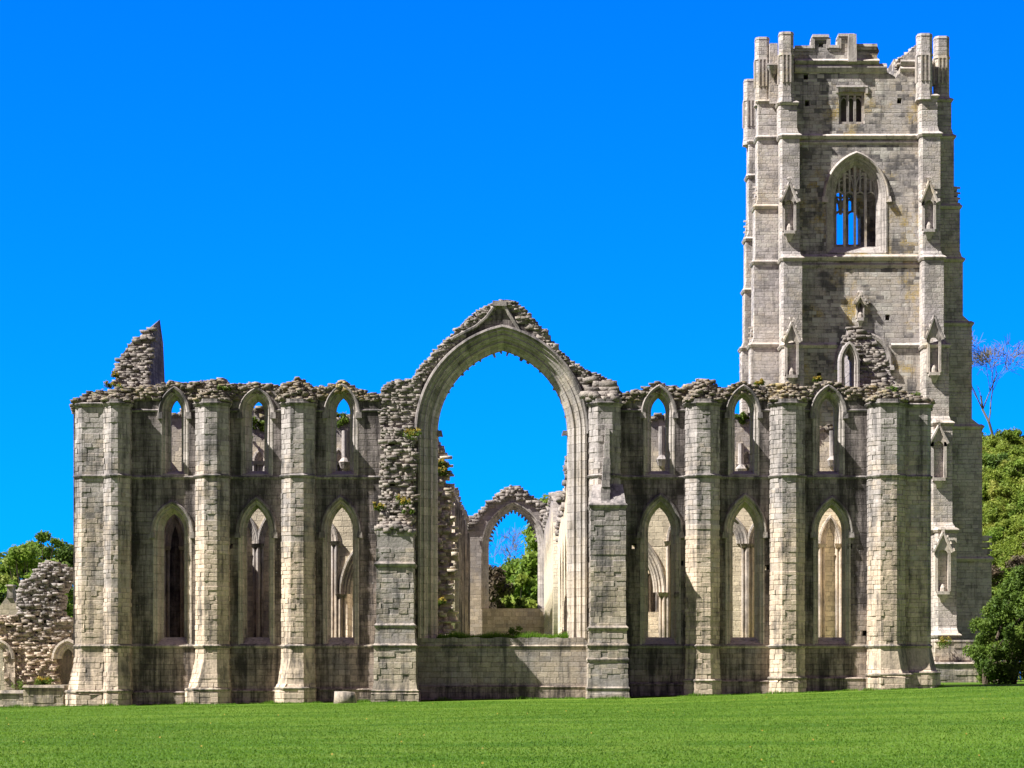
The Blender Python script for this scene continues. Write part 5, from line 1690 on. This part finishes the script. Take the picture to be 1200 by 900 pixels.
def undergrowth():
    g = np.random.default_rng(31)
    n = 90000
    y = 76 + 52 * g.random(n); x = (1134 + 80 * g.random(n) - 600) * (y - CAM_Y) / FPX
    z = ground_z(x, y)
    lump = np.sin(x * 1.3 + y * .7) * np.sin(y * 1.1 - x * .5) + np.sin(x * 2.9 + 1) * np.sin(y * 2.3) * .6
    z = z + g.random(n) * (0.25 + 0.35 * np.clip(lump, 0, 2))
    P = np.stack([x, y, z], -1)
    nr = g.normal(size=(n, 3)) + np.array([-.4, -.4, .8]); nr /= np.linalg.norm(nr, axis=1, keepdims=True)
    a = np.cross(nr, g.normal(size=(n, 3))); a /= np.linalg.norm(a, axis=1, keepdims=True); b = np.cross(nr, a)
    s_ = (.07 + .11 * g.random(n))[:, None]
    V = np.stack([P - a * s_, P - b * s_ * .6, P + a * s_, P + b * s_ * .6], 1)
    bare = np.sin(x * .8 + y * .33 + 2) * np.sin(y * .5 - x * .21) > .97
    tone = np.clip(.5 + .22 * lump + g.normal(size=n) * .2, 0, 1)
    tag(quads_mesh('undergrowth', V[~bare], tone[~bare], M['shrub']), 'yellow green undergrowth covering the hillside behind the tower', 'undergrowth', kind='stuff')


undergrowth()


# the dark yew beside the tower
def yew():
    yv = 20.0
    xx = FX(1190, yv); z = float(ground_z(xx, yv)) - .1
    t = empty('yew_bush', (xx, yv, z), 'broad dark green yew bush on the lawn at the right, in front of the tower', 'bush')
    g = random.Random(77)
    q = MB()
    cen, rad = [], []
    sil = [(676, 1186, 1202), (690, 1166, 1230), (705, 1155, 1240), (720, 1143, 1248), (735, 1131, 1254), (750, 1127, 1256), (765, 1129, 1254), (778, 1134, 1250), (787, 1143, 1240)]
    for py_, l_, r_ in sil:
        zc = FZ(py_, yv)
        hw = (FX(r_, yv) - FX(l_, yv)) / 2; cx = (FX(r_, yv) + FX(l_, yv)) / 2
        for k in range(int(10 + hw * 7)):
            a = g.uniform(0, 2 * math.pi); rr_ = math.sqrt(g.uniform(.25, 1.0))
            cr = g.uniform(.28, .55)
            cen.append(Vector((cx + (hw - cr * .7) * rr_ * math.cos(a), yv + (hw * .85 - cr * .7) * rr_ * math.sin(a), zc + g.uniform(-.35, .35)))); rad.append(cr)
    for px_, dy in ((1152, -.6), (1189, .2), (1215, 0)):
        b = Vector((FX(px_, yv), yv + dy, float(ground_z(xx, yv)) - .1))
        for k in range(5):
            c = cen[g.randrange(len(cen))]
            m_ = b + Vector((g.uniform(-.2, .2), g.uniform(-.2, .2), 1.2))
            q.tube([b, m_, m_.lerp(c, .8)], [.17, .12, .03], 6)
    q.build('trunk', M['bark'], t)
    V, tone = leaves(cen, rad, 60000, .085, 78, .45, .9)
    quads_mesh('crown', V, tone, M['yew'], t)


yew()


# plants rooted in the masonry
def wall_plant(x, y, z, r, label, mats=('weed',), n=260, seed=0, group='plants rooted in the ruined walls', drop=0.0, size=.06):
    g = random.Random(seed)
    cen = [(x + g.gauss(0, r * .5), y + g.gauss(0, r * .3), z + abs(g.gauss(0, r * .4)) - drop * g.random()) for _ in range(7)]
    t = empty('wall_plant', (x, y, z), label, 'plant', group)
    V, tone = leaves(cen, [r * g.uniform(.3, .6) for _ in cen], n, size, seed, .3, .8)
    quads_mesh('foliage', V, tone, M[mats[0]], t)
    if len(mats) > 1:
        V, tone = leaves([(a, b - .08, c + r * .3) for a, b, c in cen], [r * .35 for _ in cen], n // 2, size * .9, seed + 1, .3, .7)
        quads_mesh('flowers', V, tone, M[mats[1]], t)
    return t


plants = [(122, 467, 1.6, .32, 'yellow flowered tuft on the capping above the corner buttress', 1), (132, 455, 2.0, .3, 'small yellow flowered tuft at the foot of the left gable fragment', 1), (137, 441, 2.4, .22, 'yellow tuft growing on the side of the left gable fragment', 1),
          (171, 479, 1.7, .16, 'small green weed beside the leftmost upper lancet', 0), (268, 460, 1.5, .28, 'green weed on the crest between the first and second upper lancets', 0), (262, 456, 0.9, .25, 'green tuft on the heap over the second buttress', 0), (328, 477, 1.7, .18, 'green weed in the wall right of the second upper lancet', 0),
          (453, 476, 1.6, .22, 'green weed in the rubble left of the great arch, highest there', 0), (490, 476, 1.6, .18, 'small green weed against the great arch hood', 0), (481, 513, -.2, .45, 'straw coloured tuft with yellow flowers beside the great arch jamb', 1), (445, 597, -.4, .3, 'yellow flowers on the left edge of the broken pier', 1), (474, 591, -.6, .38, 'yellow and green plant on the face of the broken pier', 1), (478, 601, -.7, .22, 'green weed low on the face of the broken pier', 0),
          (731, 466, 1.6, .2, 'green weed on the wall top right of the great arch pier', 0), (847, 467, 1.6, .18, 'small green weed on the wall top between the fourth and fifth upper lancets', 0), (890, 451, 1.6, .26, 'yellow tuft on the wall top right of the fifth upper lancet', 1), (898, 463, 1.6, .25, 'green weed on the wall top left of the seventh buttress', 0), (958, 446, 1.7, .2, 'yellow tuft on the crest near the sixth upper lancet', 1),
          (1012, 463, 1.7, .35, 'green weeds on the wall top right of the sixth upper lancet', 0), (1045, 459, .9, .38, 'green weeds on the heap over the last buttress', 0), (1070, 465, 1.5, .3, 'green weed on the wall top at the right end of the chapel', 0)]
for i, (px_, py_, yv, r, lab, fl) in enumerate(plants):
    xx, zz = F(px_, py_, yv)
    wall_plant(xx, yv - .05, zz, r, lab, ('weed', 'flower') if fl else ('weed',), 220, 400 + i)
for i, (px_, py_, r, dr, lab) in enumerate(((303, 492, .45, 1.1, 'leafy shrub hanging on the rear wall seen through the second upper lancet'), (402, 492, .5, .5, 'leafy shrub on the rear wall seen through the third upper lancet'), (872, 490, .35, .3, 'low plant on the rear wall seen through the fifth upper lancet'))):
    xx, zz = F(px_, py_, YB)
    wall_plant(xx, YB - .1, zz, r, lab, ('weed',), 600, 440 + i, 'shrubs on the rear wall', dr, .09)
for i, (px_, py_, yv, lab) in enumerate(((520, 556, YB + .8, 'yellow flowers high on the broken presbytery end inside the great arch'), (519, 548, YB + .8, 'small yellow tuft topmost on the broken presbytery end inside the great arch'), (516, 708, YB + .6, 'yellow flowers low on the broken presbytery end inside the great arch'))):
    xx, zz = F(px_, py_, yv)
    wall_plant(xx, yv - .3, zz, .35, lab, ('weed', 'flower'), 260, 450 + i)
for i, (px_, py_, yv, r, fl, lab) in enumerate(((30, 806, 5.5, .45, 0, 'green weeds on the footing under the rubble wall'), (50, 803, 5.5, .5, 1, 'yellow flowered weeds on the footing under the rubble wall'), (58, 800, 5.6, .3, 0, 'small green weed on the footing close to the chapel corner'), (1104, 757, 45, .7, 1, 'yellow flowered plant at the foot of the tower'))):
    xx, zz = F(px_, py_, yv)
    wall_plant(xx, yv, zz, r, lab, ('weed', 'flower') if fl else ('weed',), 300, 460 + i, 'weeds at the foot of the walls')

# grass growing on the dwarf wall under the great arch
g = np.random.default_rng(9)
n = 9000
x = g.uniform(GA_L + .9, GA_R - .9, n); yv = g.uniform(YW + .3, YW + 1.5, n)
hgt = (.10 + .22 * g.random(n) ** 2) * (.7 + .6 * np.sin(x * 1.7) ** 2)
zb = np.full(n, dz1 + .02)
a = g.random(n) * math.pi; w_ = .012
lx, ly = g.normal(size=n) * .06, g.normal(size=n) * .06
V = np.stack([np.stack([x - np.cos(a) * w_, yv - np.sin(a) * w_, zb], -1), np.stack([x + np.cos(a) * w_, yv + np.sin(a) * w_, zb], -1), np.stack([x + lx, yv + ly, zb + hgt], -1)], 1)
tag(quads_mesh('grass', V, np.clip(.5 + g.normal(size=n) * .25, 0, 1), M['blade'], None, 3), 'grass growing along the top of the dwarf wall under the great arch', 'grass', kind='stuff')
xx, zz = F(601, 740, YW + .9)
wall_plant(xx, YW + .9, dz1 + .1, .42, 'pale green leafy clump on the dwarf wall under the great arch', ('weed',), 500, 480, 'weeds on the dwarf wall', 0, .06)
xx, zz = F(640, 740, YW + .9)
wall_plant(xx, YW + .9, dz1 + .05, .3, 'low green tuft on the dwarf wall beside the right jamb of the great arch', ('weed',), 300, 481, 'weeds on the dwarf wall', 0, .05)


def foot_grass():
    g = np.random.default_rng(13)
    n = 15000
    x = g.uniform(-25.5, 21.2, n)
    edge = np.full(n, YW - .2)
    for pl, pr in bspec: edge = np.where((x > FX(pl, 0) - .45) & (x < FX(pr, 0) + .45), -.42, edge)
    for a_, b_ in ((pa0, pa1), (xa2, xb2)): edge = np.where((x > a_ - .2) & (x < b_ + .2), YP - .2, edge)
    edge = np.where(x < FX(121, .5), -.1, edge)
    y = edge - np.abs(g.normal(size=n)) * .22
    tuft = np.clip(np.sin(x * 2.3) * np.sin(x * .77 + 1) + np.sin(x * 5.1) * .4, 0, 1.4)
    h = .05 + (.05 + .12 * tuft) * g.random(n)
    z = ground_z(x, y) - .01
    a = g.random(n) * math.pi; w = .014
    lx, ly = g.normal(size=n) * .04, g.normal(size=n) * .04
    V = np.stack([np.stack([x - np.cos(a) * w, y - np.sin(a) * w, z], -1), np.stack([x + np.cos(a) * w, y + np.sin(a) * w, z], -1), np.stack([x + lx, y + ly, z + h], -1)], 1)
    tag(quads_mesh('grass', V, np.clip(.4 + g.normal(size=n) * .25, 0, 1), M['blade'], None, 3), 'longer grass left unmown along the foot of the chapel wall', 'grass', kind='stuff')


foot_grass()
# ------------------------------------------------------------------ two visitors behind the yew
def person(x, y, label, top_mat, seed, lean=0.0):
    z = float(ground_z(x, y))
    t = empty('person', (x, y, z), label, 'person', 'visitors behind the yew')
    def skin(name, verts, edges, rads, mat, root=0):
        me = bpy.data.meshes.new(name)
        me.from_pydata([(x + a, y + b, z + c) for a, b, c in verts], edges, [])
        o = link(name, me, mat, t)
        md = o.modifiers.new('skin', 'SKIN')
        for i, r in enumerate(rads):
            sv = me.skin_vertices[0].data[i]; sv.radius = (r, r * .85) if not isinstance(r, tuple) else r
            sv.use_root = (i == root)
        md2 = o.modifiers.new('sub', 'SUBSURF'); md2.levels = 2; md2.render_levels = 2
        return o
    skin('body', [(0, 0, .93), (0, 0, 1.12), (0, 0, 1.32), (0, 0, 1.45), (0, 0, 1.52), (0, -.02, 1.62), (0, -.02, 1.70),
                  (-.18, 0, 1.40), (-.24, .02, 1.14), (-.22, -.08, .92), (.18, 0, 1.40), (.25, .02, 1.14), (.23, -.08, .92),
                  (-.09, 0, .88), (-.1, -.02, .5), (-.11, .03, .09), (-.12, -.12, .04), (.09, 0, .88), (.11, -.02, .5), (.13, .03, .09), (.14, -.12, .04)],
         [(0, 1), (1, 2), (2, 3), (3, 4), (4, 5), (5, 6), (3, 7), (7, 8), (8, 9), (3, 10), (10, 11), (11, 12), (0, 13), (13, 14), (14, 15), (15, 16), (0, 17), (17, 18), (18, 19), (19, 20)],
         [.13, .12, .13, .10, .055, .085, .07, .06, .045, .035, .06, .045, .035, .085, .06, .04, .035, .085, .06, .04, .035], M['skin'])
    skin('trousers', [(0, 0, .98), (0, 0, .9), (-.09, 0, .84), (-.1, -.02, .5), (-.11, .03, .12), (.09, 0, .84), (.11, -.02, .5), (.13, .03, .12)],
         [(0, 1), (1, 2), (2, 3), (3, 4), (1, 5), (5, 6), (6, 7)], [.15, .15, .11, .085, .07, .11, .085, .07], M['denim'])
    skin('jacket', [(0, 0, .92), (0, 0, 1.12), (0, 0, 1.32), (0, 0, 1.44), (-.19, 0, 1.40), (-.25, .02, 1.14), (-.23, -.07, .96), (.19, 0, 1.40), (.26, .02, 1.14), (.24, -.07, .96)],
         [(0, 1), (1, 2), (2, 3), (3, 4), (4, 5), (5, 6), (3, 7), (7, 8), (8, 9)], [.165, .15, .16, .10, .08, .065, .055, .08, .065, .055], top_mat)
    skin('hair', [(0, .03, 1.64), (0, .02, 1.72)], [(0, 1)], [.085, .085], M['hair'])
    return t


person(FX(1175.5, 40), 40, 'visitor in pale blue jacket and blue trousers half hidden by the yew trunk', M['cotton'], 1)
person(FX(1196, 40), 40.5, 'visitor all in bright blue behind the yew at the right edge', M['denim'], 2)
